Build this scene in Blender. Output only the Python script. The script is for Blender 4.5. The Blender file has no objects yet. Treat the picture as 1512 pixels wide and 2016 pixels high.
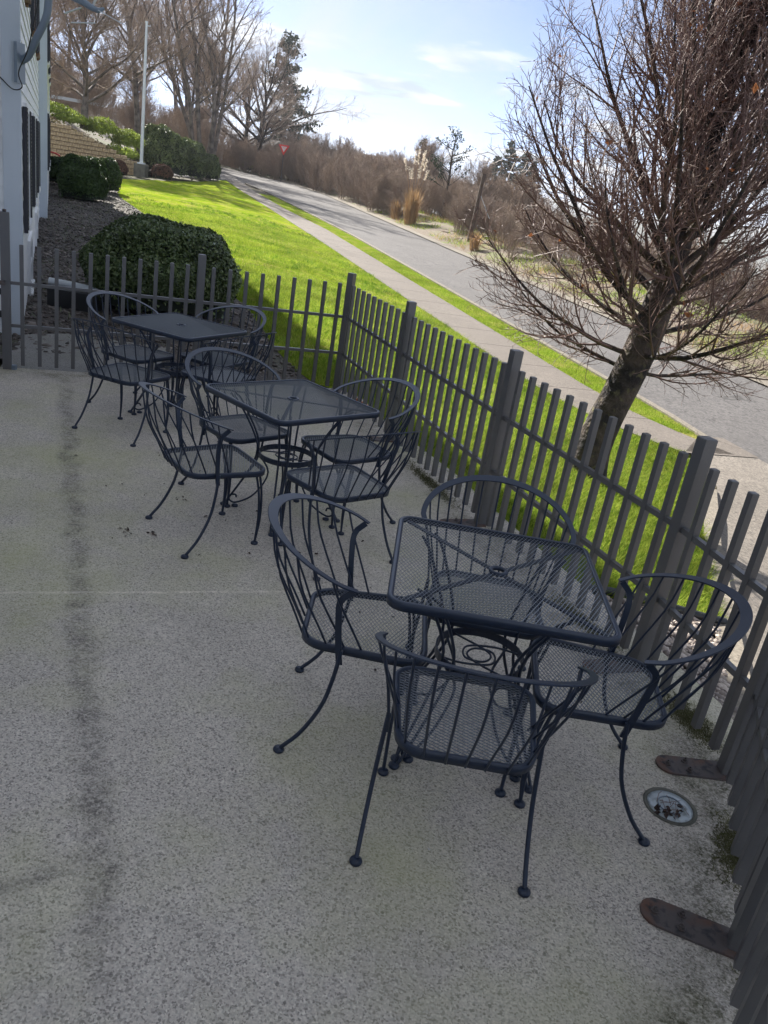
import bpy, math, random
import numpy as np
from mathutils import Vector, Matrix

scene = bpy.context.scene
R_ = math.radians
rng = np.random.default_rng(11)

# ------------------------------------------------------------------ camera, sky, sun, exposure
FPX, PITCH, ROLL, HCAM = 1564.7, R_(21.543), R_(9.485), 1.9015
cam_d = bpy.data.cameras.new('camera')
cam = bpy.data.objects.new('camera', cam_d)
scene.collection.objects.link(cam)
cam_d.sensor_fit = 'VERTICAL'
cam_d.sensor_height = 24.0
cam_d.lens = FPX / 2016 * 24.0
cam_d.clip_start = 0.05
cam_d.clip_end = 20000
_r = np.array([1, 0, 0.]); _u = np.array([0, math.sin(PITCH), math.cos(PITCH)]); _f = np.array([0, math.cos(PITCH), -math.sin(PITCH)])
_r2 = math.cos(ROLL) * _r + math.sin(ROLL) * _u
_u2 = -math.sin(ROLL) * _r + math.cos(ROLL) * _u
M = Matrix(((_r2[0], _u2[0], -_f[0], 0), (_r2[1], _u2[1], -_f[1], 0), (_r2[2], _u2[2], -_f[2], HCAM), (0, 0, 0, 1)))
cam.matrix_world = M
scene.camera = cam
scene.render.resolution_x, scene.render.resolution_y = 768, 1024

SUN_AZ, SUN_EL = R_(-36), R_(33)          # azimuth from +Y, clockwise positive
sdir = Vector((math.sin(SUN_AZ) * math.cos(SUN_EL), math.cos(SUN_AZ) * math.cos(SUN_EL), math.sin(SUN_EL)))
world = bpy.data.worlds.new('World')
scene.world = world
world.use_nodes = True
wn, wl = world.node_tree.nodes, world.node_tree.links
wn.clear()
wout = wn.new('ShaderNodeOutputWorld'); wbg = wn.new('ShaderNodeBackground')
sky = wn.new('ShaderNodeTexSky')
sky.sky_type = 'NISHITA'; sky.sun_disc = False
sky.sun_elevation = SUN_EL; sky.sun_rotation = SUN_AZ
sky.air_density = 0.25; sky.dust_density = 0.1; sky.ozone_density = 1.6
wbg.inputs['Strength'].default_value = 0.05
tc = wn.new('ShaderNodeTexCoord')
# cloud deck: the view direction projected onto a flat layer, so bands thin out towards the horizon
sep = wn.new('ShaderNodeSeparateXYZ'); wl.new(tc.outputs['Generated'], sep.inputs[0])
zc = wn.new('ShaderNodeMath'); zc.operation = 'ADD'; zc.inputs[1].default_value = 0.10
zm = wn.new('ShaderNodeMath'); zm.operation = 'MAXIMUM'; zm.inputs[1].default_value = 0.0
wl.new(sep.outputs[2], zm.inputs[0]); wl.new(zm.outputs[0], zc.inputs[0])
dx = wn.new('ShaderNodeMath'); dx.operation = 'DIVIDE'; wl.new(sep.outputs[0], dx.inputs[0]); wl.new(zc.outputs[0], dx.inputs[1])
dy = wn.new('ShaderNodeMath'); dy.operation = 'DIVIDE'; wl.new(sep.outputs[1], dy.inputs[0]); wl.new(zc.outputs[0], dy.inputs[1])
cmb = wn.new('ShaderNodeCombineXYZ'); wl.new(dx.outputs[0], cmb.inputs[0]); wl.new(dy.outputs[0], cmb.inputs[1])
def wnoise(scale, detail, rough, dist, off=(0, 0, 0), sc=(1, 1, 1), rot=0):
    mp = wn.new('ShaderNodeMapping'); wl.new(cmb.outputs[0], mp.inputs[0])
    mp.inputs['Location'].default_value = off; mp.inputs['Scale'].default_value = sc; mp.inputs['Rotation'].default_value = (0, 0, rot)
    n = wn.new('ShaderNodeTexNoise'); wl.new(mp.outputs[0], n.inputs['Vector'])
    n.inputs['Scale'].default_value = scale; n.inputs['Detail'].default_value = detail
    n.inputs['Roughness'].default_value = rough; n.inputs['Distortion'].default_value = dist
    return n
def wramp(src, a, b, ca=(0, 0, 0, 1), cb=(1, 1, 1, 1)):
    r = wn.new('ShaderNodeValToRGB'); wl.new(src, r.inputs[0])
    r.color_ramp.elements[0].position = a; r.color_ramp.elements[1].position = b
    r.color_ramp.elements[0].color = ca; r.color_ramp.elements[1].color = cb
    return r
cir = wramp(wnoise(0.6, 6, 0.55, 0.8, (2.3, 0.4, 0), (1, 0.45, 1), R_(35)).outputs[0], 0.34, 0.58)
cum = wramp(wnoise(1.5, 9, 0.60, 0.25, (0.55, 4.3, 0), (0.75, 1, 1), R_(10)).outputs[0], 0.525, 0.60)
cshade = wramp(wnoise(2.2, 5, 0.5, 0.1, (5.2, 1, 0)).outputs[0], 0.40, 0.62, (1.9, 2.25, 2.8, 1), (4.0, 4.0, 4.0, 1))
m1 = wn.new('ShaderNodeMix'); m1.data_type = 'RGBA'; m1.inputs['B'].default_value = (2.45, 2.65, 2.95, 1)
wl.new(sky.outputs[0], m1.inputs['A'])
cf = wn.new('ShaderNodeMath'); cf.operation = 'MULTIPLY'; cf.inputs[1].default_value = 0.92; wl.new(cir.outputs[0], cf.inputs[0]); wl.new(cf.outputs[0], m1.inputs['Factor'])
m2 = wn.new('ShaderNodeMix'); m2.data_type = 'RGBA'; wl.new(m1.outputs['Result'], m2.inputs['A']); wl.new(cshade.outputs[0], m2.inputs['B'])
band = wn.new('ShaderNodeMapRange'); band.inputs[1].default_value = 0.22; band.inputs[2].default_value = 0.10; wl.new(sep.outputs[2], band.inputs[0])
bm = wn.new('ShaderNodeMath'); bm.operation = 'MULTIPLY'; wl.new(cum.outputs[0], bm.inputs[0]); wl.new(band.outputs[0], bm.inputs[1]); wl.new(bm.outputs[0], m2.inputs['Factor'])
# forward scattering: the cloud deck glows towards the sun
vn = wn.new('ShaderNodeVectorMath'); vn.operation = 'NORMALIZE'; wl.new(tc.outputs['Generated'], vn.inputs[0])
dt = wn.new('ShaderNodeVectorMath'); dt.operation = 'DOT_PRODUCT'; dt.inputs[1].default_value = sdir; wl.new(vn.outputs[0], dt.inputs[0])
dm = wn.new('ShaderNodeMath'); dm.operation = 'MAXIMUM'; dm.inputs[1].default_value = 0; wl.new(dt.outputs['Value'], dm.inputs[0])
dp = wn.new('ShaderNodeMath'); dp.operation = 'POWER'; dp.inputs[1].default_value = 6; wl.new(dm.outputs[0], dp.inputs[0])
dg = wn.new('ShaderNodeMath'); dg.operation = 'MULTIPLY_ADD'; dg.inputs[1].default_value = 0.5; dg.inputs[2].default_value = 1.0; wl.new(dp.outputs[0], dg.inputs[0])
sc_ = wn.new('ShaderNodeVectorMath'); sc_.operation = 'SCALE'; wl.new(m2.outputs['Result'], sc_.inputs[0]); wl.new(dg.outputs[0], sc_.inputs['Scale'])
wl.new(sc_.outputs[0], wbg.inputs['Color']); wl.new(wbg.outputs[0], wout.inputs[0])

sun_d = bpy.data.lights.new('sun', 'SUN'); sun_d.energy = 2.5; sun_d.angle = R_(0.53); sun_d.color = (1, 0.95, 0.86)
sun = bpy.data.objects.new('sun', sun_d); scene.collection.objects.link(sun)
sun.rotation_euler = sdir.to_track_quat('Z', 'Y').to_euler()
scene.view_settings.view_transform = 'Standard'
scene.view_settings.look = 'None'
scene.view_settings.gamma = 1
scene.view_settings.use_curve_mapping = False
scene.view_settings.exposure = 2.42
scene.cycles.max_bounces = 6
scene.cycles.transparent_max_bounces = 8
scene.cycles.caustics_reflective = False; scene.cycles.caustics_refractive = False

# ------------------------------------------------------------------ mesh helpers
col = scene.collection
class MB:
    """collects polygons; build() links them as ONE mesh object"""
    def __init__(s): s.V = []; s.L = []; s.C = []; s.n = 0
    def add(s, V, F):
        V = np.asarray(V, float).reshape(-1, 3); F = np.asarray(F, int)
        s.V.append(V); s.L.append((F + s.n).ravel()); s.C.append(np.full(len(F), F.shape[1])); s.n += len(V)
    def poly(s, pts):
        s.add(pts, [list(range(len(pts)))])
    def box(s, c, d, rz=0.0, M=None):
        x, y, z = np.array(d) / 2
        V = np.array([(-x, -y, -z), (x, -y, -z), (x, y, -z), (-x, y, -z), (-x, -y, z), (x, -y, z), (x, y, z), (-x, y, z)])
        if rz:
            cs, sn = math.cos(rz), math.sin(rz); V = V @ np.array([[cs, sn, 0], [-sn, cs, 0], [0, 0, 1]])
        if M is not None: V = V @ np.array(M).T
        s.add(V + np.array(c), BOXF)
    def bar(s, p0, p1, w, h, up=(0, 0, 1)):
        p0, p1 = np.array(p0, float), np.array(p1, float); t = p1 - p0; t /= np.linalg.norm(t)
        a = np.cross(t, up); a /= np.linalg.norm(a); b = np.cross(a, t)
        V = [p + a * i * w / 2 + b * j * h / 2 for p in (p0, p1) for i, j in ((-1, -1), (1, -1), (1, 1), (-1, 1))]
        s.add(V, [(0, 1, 2, 3), (7, 6, 5, 4), (0, 4, 5, 1), (1, 5, 6, 2), (2, 6, 7, 3), (3, 7, 4, 0)])
    def tube(s, P, r, n=8, cap=True, closed=False):
        P = np.array(P, float); k = len(P); r = np.full(k, r) if np.isscalar(r) else np.array(r, float)
        if closed: T = np.roll(P, -1, 0) - np.roll(P, 1, 0)
        else: T = np.gradient(P, axis=0)
        T /= np.linalg.norm(T, axis=1)[:, None] + 1e-12
        a = np.cross(T[0], (0, 0, 1)); a = np.cross(T[0], (1, 0, 0)) if np.linalg.norm(a) < .1 else a
        A = []
        for t in T:
            a = a - t * (a @ t); a /= np.linalg.norm(a); A.append(a)
        A = np.array(A); B = np.cross(T, A); th = np.arange(n) / n * 2 * np.pi
        V = P[:, None] + r[:, None, None] * (A[:, None] * np.cos(th)[None, :, None] + B[:, None] * np.sin(th)[None, :, None])
        F = []
        for i in range(k if closed else k - 1):
            j0, j1 = i * n, ((i + 1) % k) * n
            for q in range(n): F.append((j0 + q, j0 + (q + 1) % n, j1 + (q + 1) % n, j1 + q))
        s.add(V.reshape(-1, 3), F)
        if cap and not closed:
            s.poly(V[0][::-1]); s.poly(V[-1])
    def sweep(s, P, prof, side, up, closed=False):
        """prof: (m,2) section; side/up: per-point axes"""
        P = np.array(P, float); prof = np.array(prof, float); k, m = len(P), len(prof)
        V = P[:, None] + prof[None, :, 0, None] * np.array(side)[:, None] + prof[None, :, 1, None] * np.array(up)[:, None]
        F = []
        for i in range(k if closed else k - 1):
            j0, j1 = i * m, ((i + 1) % k) * m
            for q in range(m): F.append((j0 + q, j0 + (q + 1) % m, j1 + (q + 1) % m, j1 + q))
        s.add(V.reshape(-1, 3), F)
        if not closed: s.poly(V[0][::-1]); s.poly(V[-1])
    def cyl(s, p0, p1, r, n=12, r2=None):
        s.tube([p0, p1], [r, r if r2 is None else r2], n)
    def mesh(s, name, mat=None, smooth=False):
        me = bpy.data.meshes.new(name)
        V = np.concatenate(s.V); L = np.concatenate(s.L); C = np.concatenate(s.C)
        me.vertices.add(len(V)); me.vertices.foreach_set('co', V.astype(np.float32).ravel())
        me.loops.add(len(L)); me.loops.foreach_set('vertex_index', L.astype(np.int32))
        me.polygons.add(len(C)); me.polygons.foreach_set('loop_start', np.concatenate([[0], np.cumsum(C)[:-1]]).astype(np.int32))
        me.polygons.foreach_set('loop_total', C.astype(np.int32))
        me.polygons.foreach_set('use_smooth', np.full(len(C), bool(smooth)))
        if mat: me.materials.append(mat)
        me.update(calc_edges=True); me.validate()
        return me
    def build(s, name, mat=None, parent=None, smooth=False):
        return link(name, s.mesh(name, mat, smooth), parent)
BOXF = np.array([(0, 3, 2, 1), (4, 5, 6, 7), (0, 1, 5, 4), (1, 2, 6, 5), (2, 3, 7, 6), (3, 0, 4, 7)])
def link(name, me, parent=None, loc=None, rz=0, scale=None):
    o = bpy.data.objects.new(name, me); col.objects.link(o)
    if parent is not None: o.parent = parent
    if loc is not None: o.location = loc
    if rz: o.rotation_euler = (0, 0, rz)
    if scale is not None: o.scale = scale
    return o
def tag(o, label, cat, group=None, kind=None):
    if label: o['label'] = label
    if cat: o['category'] = cat
    if group: o['group'] = group
    if kind: o['kind'] = kind
    return o
def thing(name, label, cat, loc=(0, 0, 0), rz=0, group=None):
    o = bpy.data.objects.new(name, None); col.objects.link(o)
    o.location = loc; o.rotation_euler = (0, 0, rz); o.empty_display_size = 0.1
    return tag(o, label, cat, group)
def copy_tree(o, parent=None):
    c = o.copy(); col.objects.link(c); c.parent = parent
    for ch in o.children: copy_tree(ch, c)
    return c
def smooth_curve(P, n):
    P = np.array(P, float); k = len(P); t = np.linspace(0, k - 1, n); out = []
    E = np.vstack([2 * P[0] - P[1], P, 2 * P[-1] - P[-2]])
    for x in t:
        i = min(int(x), k - 2); f = x - i; a, b, c, d = E[i:i + 4]
        out.append(.5 * (2 * b + (c - a) * f + (2 * a - 5 * b + 4 * c - d) * f * f + (3 * b - a - 3 * c + d) * f ** 3))
    return np.array(out)

# ------------------------------------------------------------------ materials
def mat(name, base, rough=0.6, metal=0.0, spec=0.5, bump=None, var=None, coord='Object'):
    """var: (scale, colour, lo, hi, detail) list of noise mixes; bump: (scale, strength, distance, detail)"""
    m = bpy.data.materials.new(name); m.use_nodes = True; nt = m.node_tree; N, L = nt.nodes, nt.links
    b = N['Principled BSDF']; b.inputs['Base Color'].default_value = (*base, 1); b.inputs['Roughness'].default_value = rough
    b.inputs['Metallic'].default_value = metal; b.inputs['Specular IOR Level'].default_value = spec
    t = N.new('ShaderNodeTexCoord'); vec = t.outputs[coord]
    if coord == 'World':
        pass
    src = None
    for v in (var or []):
        n = N.new('ShaderNodeTexNoise'); n.inputs['Scale'].default_value = v[0]; n.inputs['Detail'].default_value = v[4] if len(v) > 4 else 4
        L.new(vec, n.inputs['Vector'])
        r = N.new('ShaderNodeMapRange'); r.inputs[1].default_value = v[2]; r.inputs[2].default_value = v[3]; L.new(n.outputs[0], r.inputs[0])
        x = N.new('ShaderNodeMix'); x.data_type = 'RGBA'; x.inputs['B'].default_value = (*v[1], 1)
        if src is None: x.inputs['A'].default_value = (*base, 1)
        else: L.new(src, x.inputs['A'])
        L.new(r.outputs[0], x.inputs['Factor']); src = x.outputs['Result']
    if src is not None: L.new(src, b.inputs['Base Color'])
    if bump:
        n = N.new('ShaderNodeTexNoise'); n.inputs['Scale'].default_value = bump[0]; n.inputs['Detail'].default_value = bump[3] if len(bump) > 3 else 4
        L.new(vec, n.inputs['Vector'])
        bp = N.new('ShaderNodeBump'); bp.inputs['Strength'].default_value = bump[1]; bp.inputs['Distance'].default_value = bump[2]
        L.new(n.outputs[0], bp.inputs['Height']); L.new(bp.outputs[0], b.inputs['Normal'])
    return m
def leafmat(name, a, b2, rough=0.5, trans=0.35, scale=3.0, spec=0.5):
    """leaf: principled + translucent, colour varied leaf to leaf by island"""
    m = bpy.data.materials.new(name); m.use_nodes = True; nt = m.node_tree; N, L = nt.nodes, nt.links
    p = N['Principled BSDF']; out = N['Material Output']; p.inputs['Roughness'].default_value = rough; p.inputs['Specular IOR Level'].default_value = spec
    g = N.new('ShaderNodeNewGeometry'); x = N.new('ShaderNodeMix'); x.data_type = 'RGBA'
    x.inputs['A'].default_value = (*a, 1); x.inputs['B'].default_value = (*b2, 1); L.new(g.outputs['Random Per Island'], x.inputs['Factor'])
    t = N.new('ShaderNodeTexCoord'); n = N.new('ShaderNodeTexNoise'); n.inputs['Scale'].default_value = scale; L.new(t.outputs['Object'], n.inputs['Vector'])
    hs = N.new('ShaderNodeHueSaturation'); mr = N.new('ShaderNodeMapRange'); mr.inputs[1].default_value = .3; mr.inputs[2].default_value = .7; mr.inputs[3].default_value = .7; mr.inputs[4].default_value = 1.3
    L.new(n.outputs[0], mr.inputs[0]); L.new(mr.outputs[0], hs.inputs['Value']); L.new(x.outputs['Result'], hs.inputs['Color'])
    L.new(hs.outputs[0], p.inputs['Base Color'])
    tr = N.new('ShaderNodeBsdfTranslucent'); L.new(hs.outputs[0], tr.inputs['Color'])
    mx = N.new('ShaderNodeMixShader'); mx.inputs[0].default_value = trans; L.new(p.outputs[0], mx.inputs[1]); L.new(tr.outputs[0], mx.inputs[2]); L.new(mx.outputs[0], out.inputs[0])
    return m

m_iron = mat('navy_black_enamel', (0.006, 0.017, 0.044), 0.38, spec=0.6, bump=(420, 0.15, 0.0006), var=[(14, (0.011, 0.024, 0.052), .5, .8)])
m_mesh = mat('sky_sheen_mesh_enamel', (0.130, 0.152, 0.190), 0.28, spec=1.0)  # navy enamel paled so its base colour carries the reflected sky
m_fence = mat('weathered_black_steel', (0.105, 0.105, 0.110), 0.36, spec=0.9, bump=(160, 0.25, 0.001), var=[(9, (0.115, 0.112, 0.112), .42, .7), (60, (0.16, 0.145, 0.13), .62, .78)])
m_rust = mat('rusty_plate', (0.105, 0.088, 0.085), 0.6, bump=(90, 0.5, 0.002), var=[(9, (0.15, 0.062, 0.032), .5, .72, 6), (28, (0.03, 0.03, 0.036), .52, .66)])
m_bark = mat('bare_tree_bark', (0.095, 0.070, 0.058), 0.9, bump=(22, 1.0, 0.04, 8), var=[(5, (0.022, 0.018, 0.020), .4, .6), (16, (0.13, 0.115, 0.060), .56, .70, 6)])
m_twig = mat('reddish_twigs', (0.165, 0.095, 0.080), 0.55, var=[(3, (0.24, 0.16, 0.13), .5, .72)])
m_gtwig = mat('grey_brown_twigs', (0.28, 0.21, 0.165), 0.8, var=[(1.2, (0.42, 0.32, 0.24), .45, .65)])
m_gbark = mat('grey_bark', (0.22, 0.185, 0.16), 0.85, bump=(14, 0.8, 0.02), var=[(3, (0.08, 0.066, 0.06), .4, .65)])
m_dtwig = mat('hazed_thicket_twigs', (0.25, 0.185, 0.15), 0.8, var=[(0.5, (0.36, 0.28, 0.21), .42, .65)])  # twig colour lightened to stand in for haze over the thicket
m_white = mat('white_vinyl', (0.86, 0.87, 0.88), 0.45, bump=(12, 0.05, 0.002), var=[(1.5, (0.78, 0.80, 0.82), .5, .8)])
m_trim = mat('grey_blue_trim', (0.60, 0.66, 0.72), 0.5, var=[(2, (0.54, 0.60, 0.66), .4, .7)])
m_shut = mat('dark_shutter', (0.03, 0.032, 0.042), 0.5)
m_glass = mat('window_glass', (0.04, 0.05, 0.06), 0.05, spec=0.8)
m_wood = mat('tan_wood', (0.26, 0.16, 0.09), 0.6, var=[(6, (0.18, 0.10, 0.06), .4, .7)])
m_pipe = mat('grey_painted_steel', (0.20, 0.25, 0.31), 0.4)
m_pole = mat('white_painted_pole', (0.62, 0.66, 0.70), 0.35)
m_conc2 = mat('old_concrete', (0.16, 0.155, 0.13), 0.85, bump=(40, 0.6, 0.01), var=[(5, (0.09, 0.09, 0.075), .4, .7)])
m_black = mat('black_plastic', (0.015, 0.016, 0.018), 0.45)
m_red = mat('red_enamel', (0.42, 0.035, 0.03), 0.4)
m_orange = mat('orange_plastic', (0.60, 0.17, 0.03), 0.5)
m_shade_core = mat('shade_core', (0.012, 0.018, 0.010), 0.9)  # near-black fill standing in for the shade inside shrub foliage

def concrete_mat(name, base, dark, agg=150.0, green=0.0, lines=True, cracks=0.0):
    m = bpy.data.materials.new(name); m.use_nodes = True; nt = m.node_tree; N, L = nt.nodes, nt.links
    p = N['Principled BSDF']; p.inputs['Roughness'].default_value = 0.85; p.inputs['Specular IOR Level'].default_value = 0.3
    t = N.new('ShaderNodeTexCoord'); vec = t.outputs['Object']
    def noise(sc, det=4, rough=.5):
        n = N.new('ShaderNodeTexNoise'); n.inputs['Scale'].default_value = sc; n.inputs['Detail'].default_value = det; n.inputs['Roughness'].default_value = rough
        L.new(vec, n.inputs['Vector']); return n.outputs[0]
    def rng_(src, a, b, lo=0., hi=1.):
        r = N.new('ShaderNodeMapRange'); r.inputs[1].default_value = a; r.inputs[2].default_value = b; r.inputs[3].default_value = lo; r.inputs[4].default_value = hi
        L.new(src, r.inputs[0]); return r.outputs[0]
    def mix(f, A, B, mode='MIX'):
        x = N.new('ShaderNodeMix'); x.data_type = 'RGBA'; x.blend_type = mode
        if hasattr(f, 'links'): L.new(f, x.inputs['Factor'])
        else: x.inputs['Factor'].default_value = f
        for s, k in ((A, 'A'), (B, 'B')):
            if hasattr(s, 'links'): L.new(s, x.inputs[k])
            else: x.inputs[k].default_value = (*s, 1)
        return x.outputs['Result']
    c = mix(rng_(noise(2.3, 6, .6), .38, .66), base, tuple(v * 1.22 for v in base))
    c = mix(rng_(noise(0.9, 5, .6), .50, .70, 0, .75), c, tuple(v * .66 for v in base))
    # exposed aggregate: pale sand grains, dark pebbles
    wn_ = N.new('ShaderNodeTexNoise'); wn_.inputs['Scale'].default_value = agg * .5; wn_.inputs['Detail'].default_value = 3; L.new(vec, wn_.inputs['Vector'])
    wv_ = N.new('ShaderNodeVectorMath'); wv_.operation = 'MULTIPLY_ADD'; wv_.inputs[1].default_value = (1.6 / agg,) * 3; L.new(wn_.outputs['Color'], wv_.inputs[0]); L.new(vec, wv_.inputs[2])
    c = mix(rng_(noise(11, 6, .7), .40, .66, 0, .32), c, tuple(x * .72 for x in base))
    v = N.new('ShaderNodeTexVoronoi'); v.inputs['Scale'].default_value = agg; L.new(wv_.outputs[0], v.inputs['Vector'])
    sv = N.new('ShaderNodeSeparateColor'); L.new(v.outputs['Color'], sv.inputs[0])
    c = mix(rng_(sv.outputs[0], .40, .95, 0, .85), c, dark)
    c = mix(rng_(sv.outputs[1], .50, .98, 0, .45), c, tuple(min(1, x * 1.6) for x in base))
    v2 = N.new('ShaderNodeTexVoronoi'); v2.inputs['Scale'].default_value = agg * .38; L.new(vec, v2.inputs['Vector'])
    sv2 = N.new('ShaderNodeSeparateColor'); L.new(v2.outputs['Color'], sv2.inputs[0])
    far = rng_(v2.outputs['Distance'], .42, .30, 0, 1)
    am = N.new('ShaderNodeMath'); am.operation = 'MULTIPLY'; L.new(far, am.inputs[0]); L.new(rng_(sv2.outputs[0], .945, .955, 0, .7), am.inputs[1])
    c = mix(am.outputs[0], c, tuple(x * .55 for x in dark))
    c = mix(rng_(noise(agg * .8, 2), .3, .7, 0, .5), c, tuple(x * .55 for x in base))
    hgt = noise(agg * .6, 4)
    if green:
        c = mix(rng_(noise(0.75, 5, .65), .46, .66, 0, green), c, (base[0] * .70, base[1] * .78, base[2] * .45))
    if cracks:
        cn = noise(cracks, 3, .5); ca = N.new('ShaderNodeMath'); ca.operation = 'SUBTRACT'; ca.inputs[1].default_value = .5; L.new(cn, ca.inputs[0])
        cb = N.new('ShaderNodeMath'); cb.operation = 'ABSOLUTE'; L.new(ca.outputs[0], cb.inputs[0])
        cm = N.new('ShaderNodeMath'); cm.operation = 'MULTIPLY'; L.new(rng_(cb.outputs[0], .006, .001), cm.inputs[0]); L.new(rng_(noise(cracks * .5, 3), .48, .56, 0, .75), cm.inputs[1])
        c = mix(cm.outputs[0], c, tuple(x * .35 for x in base))
        c = mix(rng_(noise(.35, 4, .6), .50, .60, 0, .35), c, tuple(x * .72 for x in base))
    if lines:
        # a worn dark run and a pale saw joint across the slab
        sx = N.new('ShaderNodeSeparateXYZ'); L.new(vec, sx.inputs[0])
        def dist(a, b, wob, wsc, width, amount, colr, c, soft=.3):
            n = np.array([b[1] - a[1], a[0] - b[0]]); n = n / np.linalg.norm(n); d0 = -(n @ np.array(a))
            m1_ = N.new('ShaderNodeMath'); m1_.operation = 'MULTIPLY'; m1_.inputs[1].default_value = n[0]; L.new(sx.outputs[0], m1_.inputs[0])
            m2_ = N.new('ShaderNodeMath'); m2_.operation = 'MULTIPLY_ADD'; m2_.inputs[1].default_value = n[1]; L.new(sx.outputs[1], m2_.inputs[0]); L.new(m1_.outputs[0], m2_.inputs[2])
            m3_ = N.new('ShaderNodeMath'); m3_.operation = 'MULTIPLY_ADD'; m3_.inputs[1].default_value = wob; L.new(noise(wsc, 5), m3_.inputs[0]); L.new(m2_.outputs[0], m3_.inputs[2])
            m4_ = N.new('ShaderNodeMath'); m4_.operation = 'ADD'; m4_.inputs[1].default_value = d0 - wob * .5; L.new(m3_.outputs[0], m4_.inputs[0])
            m5_ = N.new('ShaderNodeMath'); m5_.operation = 'ABSOLUTE'; L.new(m4_.outputs[0], m5_.inputs[0])
            k = rng_(m5_.outputs[0], width, width * soft, 0, amount)
            # keep the mark between its two ends
            dd_ = np.array([b[0] - a[0], b[1] - a[1]]); L2_ = dd_ @ dd_
            e1 = N.new('ShaderNodeMath'); e1.operation = 'MULTIPLY'; e1.inputs[1].default_value = dd_[0] / L2_; L.new(sx.outputs[0], e1.inputs[0])
            e2 = N.new('ShaderNodeMath'); e2.operation = 'MULTIPLY_ADD'; e2.inputs[1].default_value = dd_[1] / L2_; L.new(sx.outputs[1], e2.inputs[0]); L.new(e1.outputs[0], e2.inputs[2])
            e3 = N.new('ShaderNodeMath'); e3.operation = 'ADD'; e3.inputs[1].default_value = -(np.array(a) @ dd_) / L2_ - .5; L.new(e2.outputs[0], e3.inputs[0])
            e4 = N.new('ShaderNodeMath'); e4.operation = 'ABSOLUTE'; L.new(e3.outputs[0], e4.inputs[0])
            e5 = N.new('ShaderNodeMath'); e5.operation = 'MULTIPLY'; L.new(rng_(e4.outputs[0], .56, .48), e5.inputs[0]); L.new(k, e5.inputs[1]); k = e5.outputs[0]
            mm = N.new('ShaderNodeMath'); mm.operation = 'MULTIPLY'; L.new(k, mm.inputs[0]); L.new(rng_(noise(9, 8, .8), .36, .62, .0, 1), mm.inputs[1])
            m6_ = N.new('ShaderNodeMath'); m6_.operation = 'MULTIPLY'; L.new(mm.outputs[0], m6_.inputs[0]); L.new(rng_(noise(70, 4, .7), .40, .58, .30, 1.25), m6_.inputs[1])
            return mix(m6_.outputs[0], c, colr)
        c = dist((-2.83, 6.47), (-0.54, 1.48), .15, 3.6, .075, .70, tuple(x * .6 for x in dark), c)
        c = dist((-1.05, 1.35), (-.72, 1.72), .16, 4, .05, .5, tuple(x * .6 for x in dark), c)
        for a_, b__, am_ in (((1.30, 2.36), (1.62, 2.42), .8), ((1.18, 1.98), (1.40, 2.28), .6), ((.95, 1.45), (1.22, 1.50), .7), ((1.0, 1.18), (1.16, 1.42), .7), ((.62, 4.3), (.95, 4.38), .6), ((.2, 5.2), (.46, 5.45), .6)):
            c = dist(a_, b__, .05, 9, .008, am_, tuple(x * .35 for x in dark), c)
        c = dist((-2.6, 2.72), (.35, 3.81), .03, 5, .014, .6, tuple(x * 1.5 for x in base), c)
                # algae and moss along the fence edge (true stain: widens and breaks up)
        for a, b, w_ in (((-.68, 7.93), (.64, 4.89), .30), ((.64, 4.89), (1.50, 2.65), .26), ((1.5, 2.65), (1.25, 1.82), .22), ((-3.5, 6.7), (-.68, 7.93), .35), ((1.25, 1.82), (.86, .90), .25)):
            c = dist(a, b, .55, 2.6, w_, .85 if w_ < .3 else .6, (.060, .062, .026), c, .25)
    L.new(c, p.inputs['Base Color'])
    bp = N.new('ShaderNodeBump'); bp.inputs['Strength'].default_value = 0.55; bp.inputs['Distance'].default_value = 0.004
    L.new(hgt, bp.inputs['Height']); L.new(bp.outputs[0], p.inputs['Normal'])
    return m
m_patio = concrete_mat('patio_concrete', (0.66, 0.595, 0.525), (0.165, 0.150, 0.138), 185, green=.55)
m_walk = concrete_mat('sidewalk_concrete', (0.20, 0.172, 0.15), (0.12, 0.107, 0.094), 60, green=0, lines=False, cracks=.5)
m_curb = concrete_mat('kerb_concrete', (0.25, 0.22, 0.18), (0.14, 0.12, 0.10), 60, lines=False)
m_asph = concrete_mat('asphalt', (0.155, 0.145, 0.142), (0.06, 0.057, 0.06), 34, lines=False, cracks=.45)
m_drive = concrete_mat('rough_driveway', (0.25, 0.22, 0.19), (0.10, 0.09, 0.08), 55, lines=False)
m_lawn = mat('lawn_turf', (0.20, 0.30, 0.016), 1.0, spec=0.0, bump=(70, 1.0, 0.03, 8), var=[(0.5, (0.33, 0.40, 0.03), .42, .62, 6), (1.3, (0.15, 0.25, 0.015), .5, .66, 5), (3.2, (0.42, 0.37, 0.12), .50, .68, 8), (45, (0.07, 0.13, 0.008), .52, .72, 4)])
m_verge = mat('verge_turf', (0.17, 0.25, 0.02), 1.0, spec=0.0, bump=(60, 1.0, 0.03, 8), var=[(2.5, (0.30, 0.28, 0.08), .45, .66, 6), (40, (0.06, 0.10, 0.01), .5, .72)])
m_mulch = mat('dark_mulch', (0.10, 0.082, 0.070), 0.9, bump=(28, 1.0, 0.03, 6), var=[(1.1, (0.075, 0.085, 0.035), .55, .72), (26, (0.20, 0.18, 0.165), .52, .66, 5), (50, (0.025, 0.022, 0.022), .46, .62)])
m_dirt = mat('pale_dirt', (0.16, 0.125, 0.09), 0.9, bump=(18, 1.0, 0.04, 6), var=[(1.2, (0.12, 0.15, 0.03), .50, .66, 6), (8, (0.24, 0.19, 0.14), .5, .7)])
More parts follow.
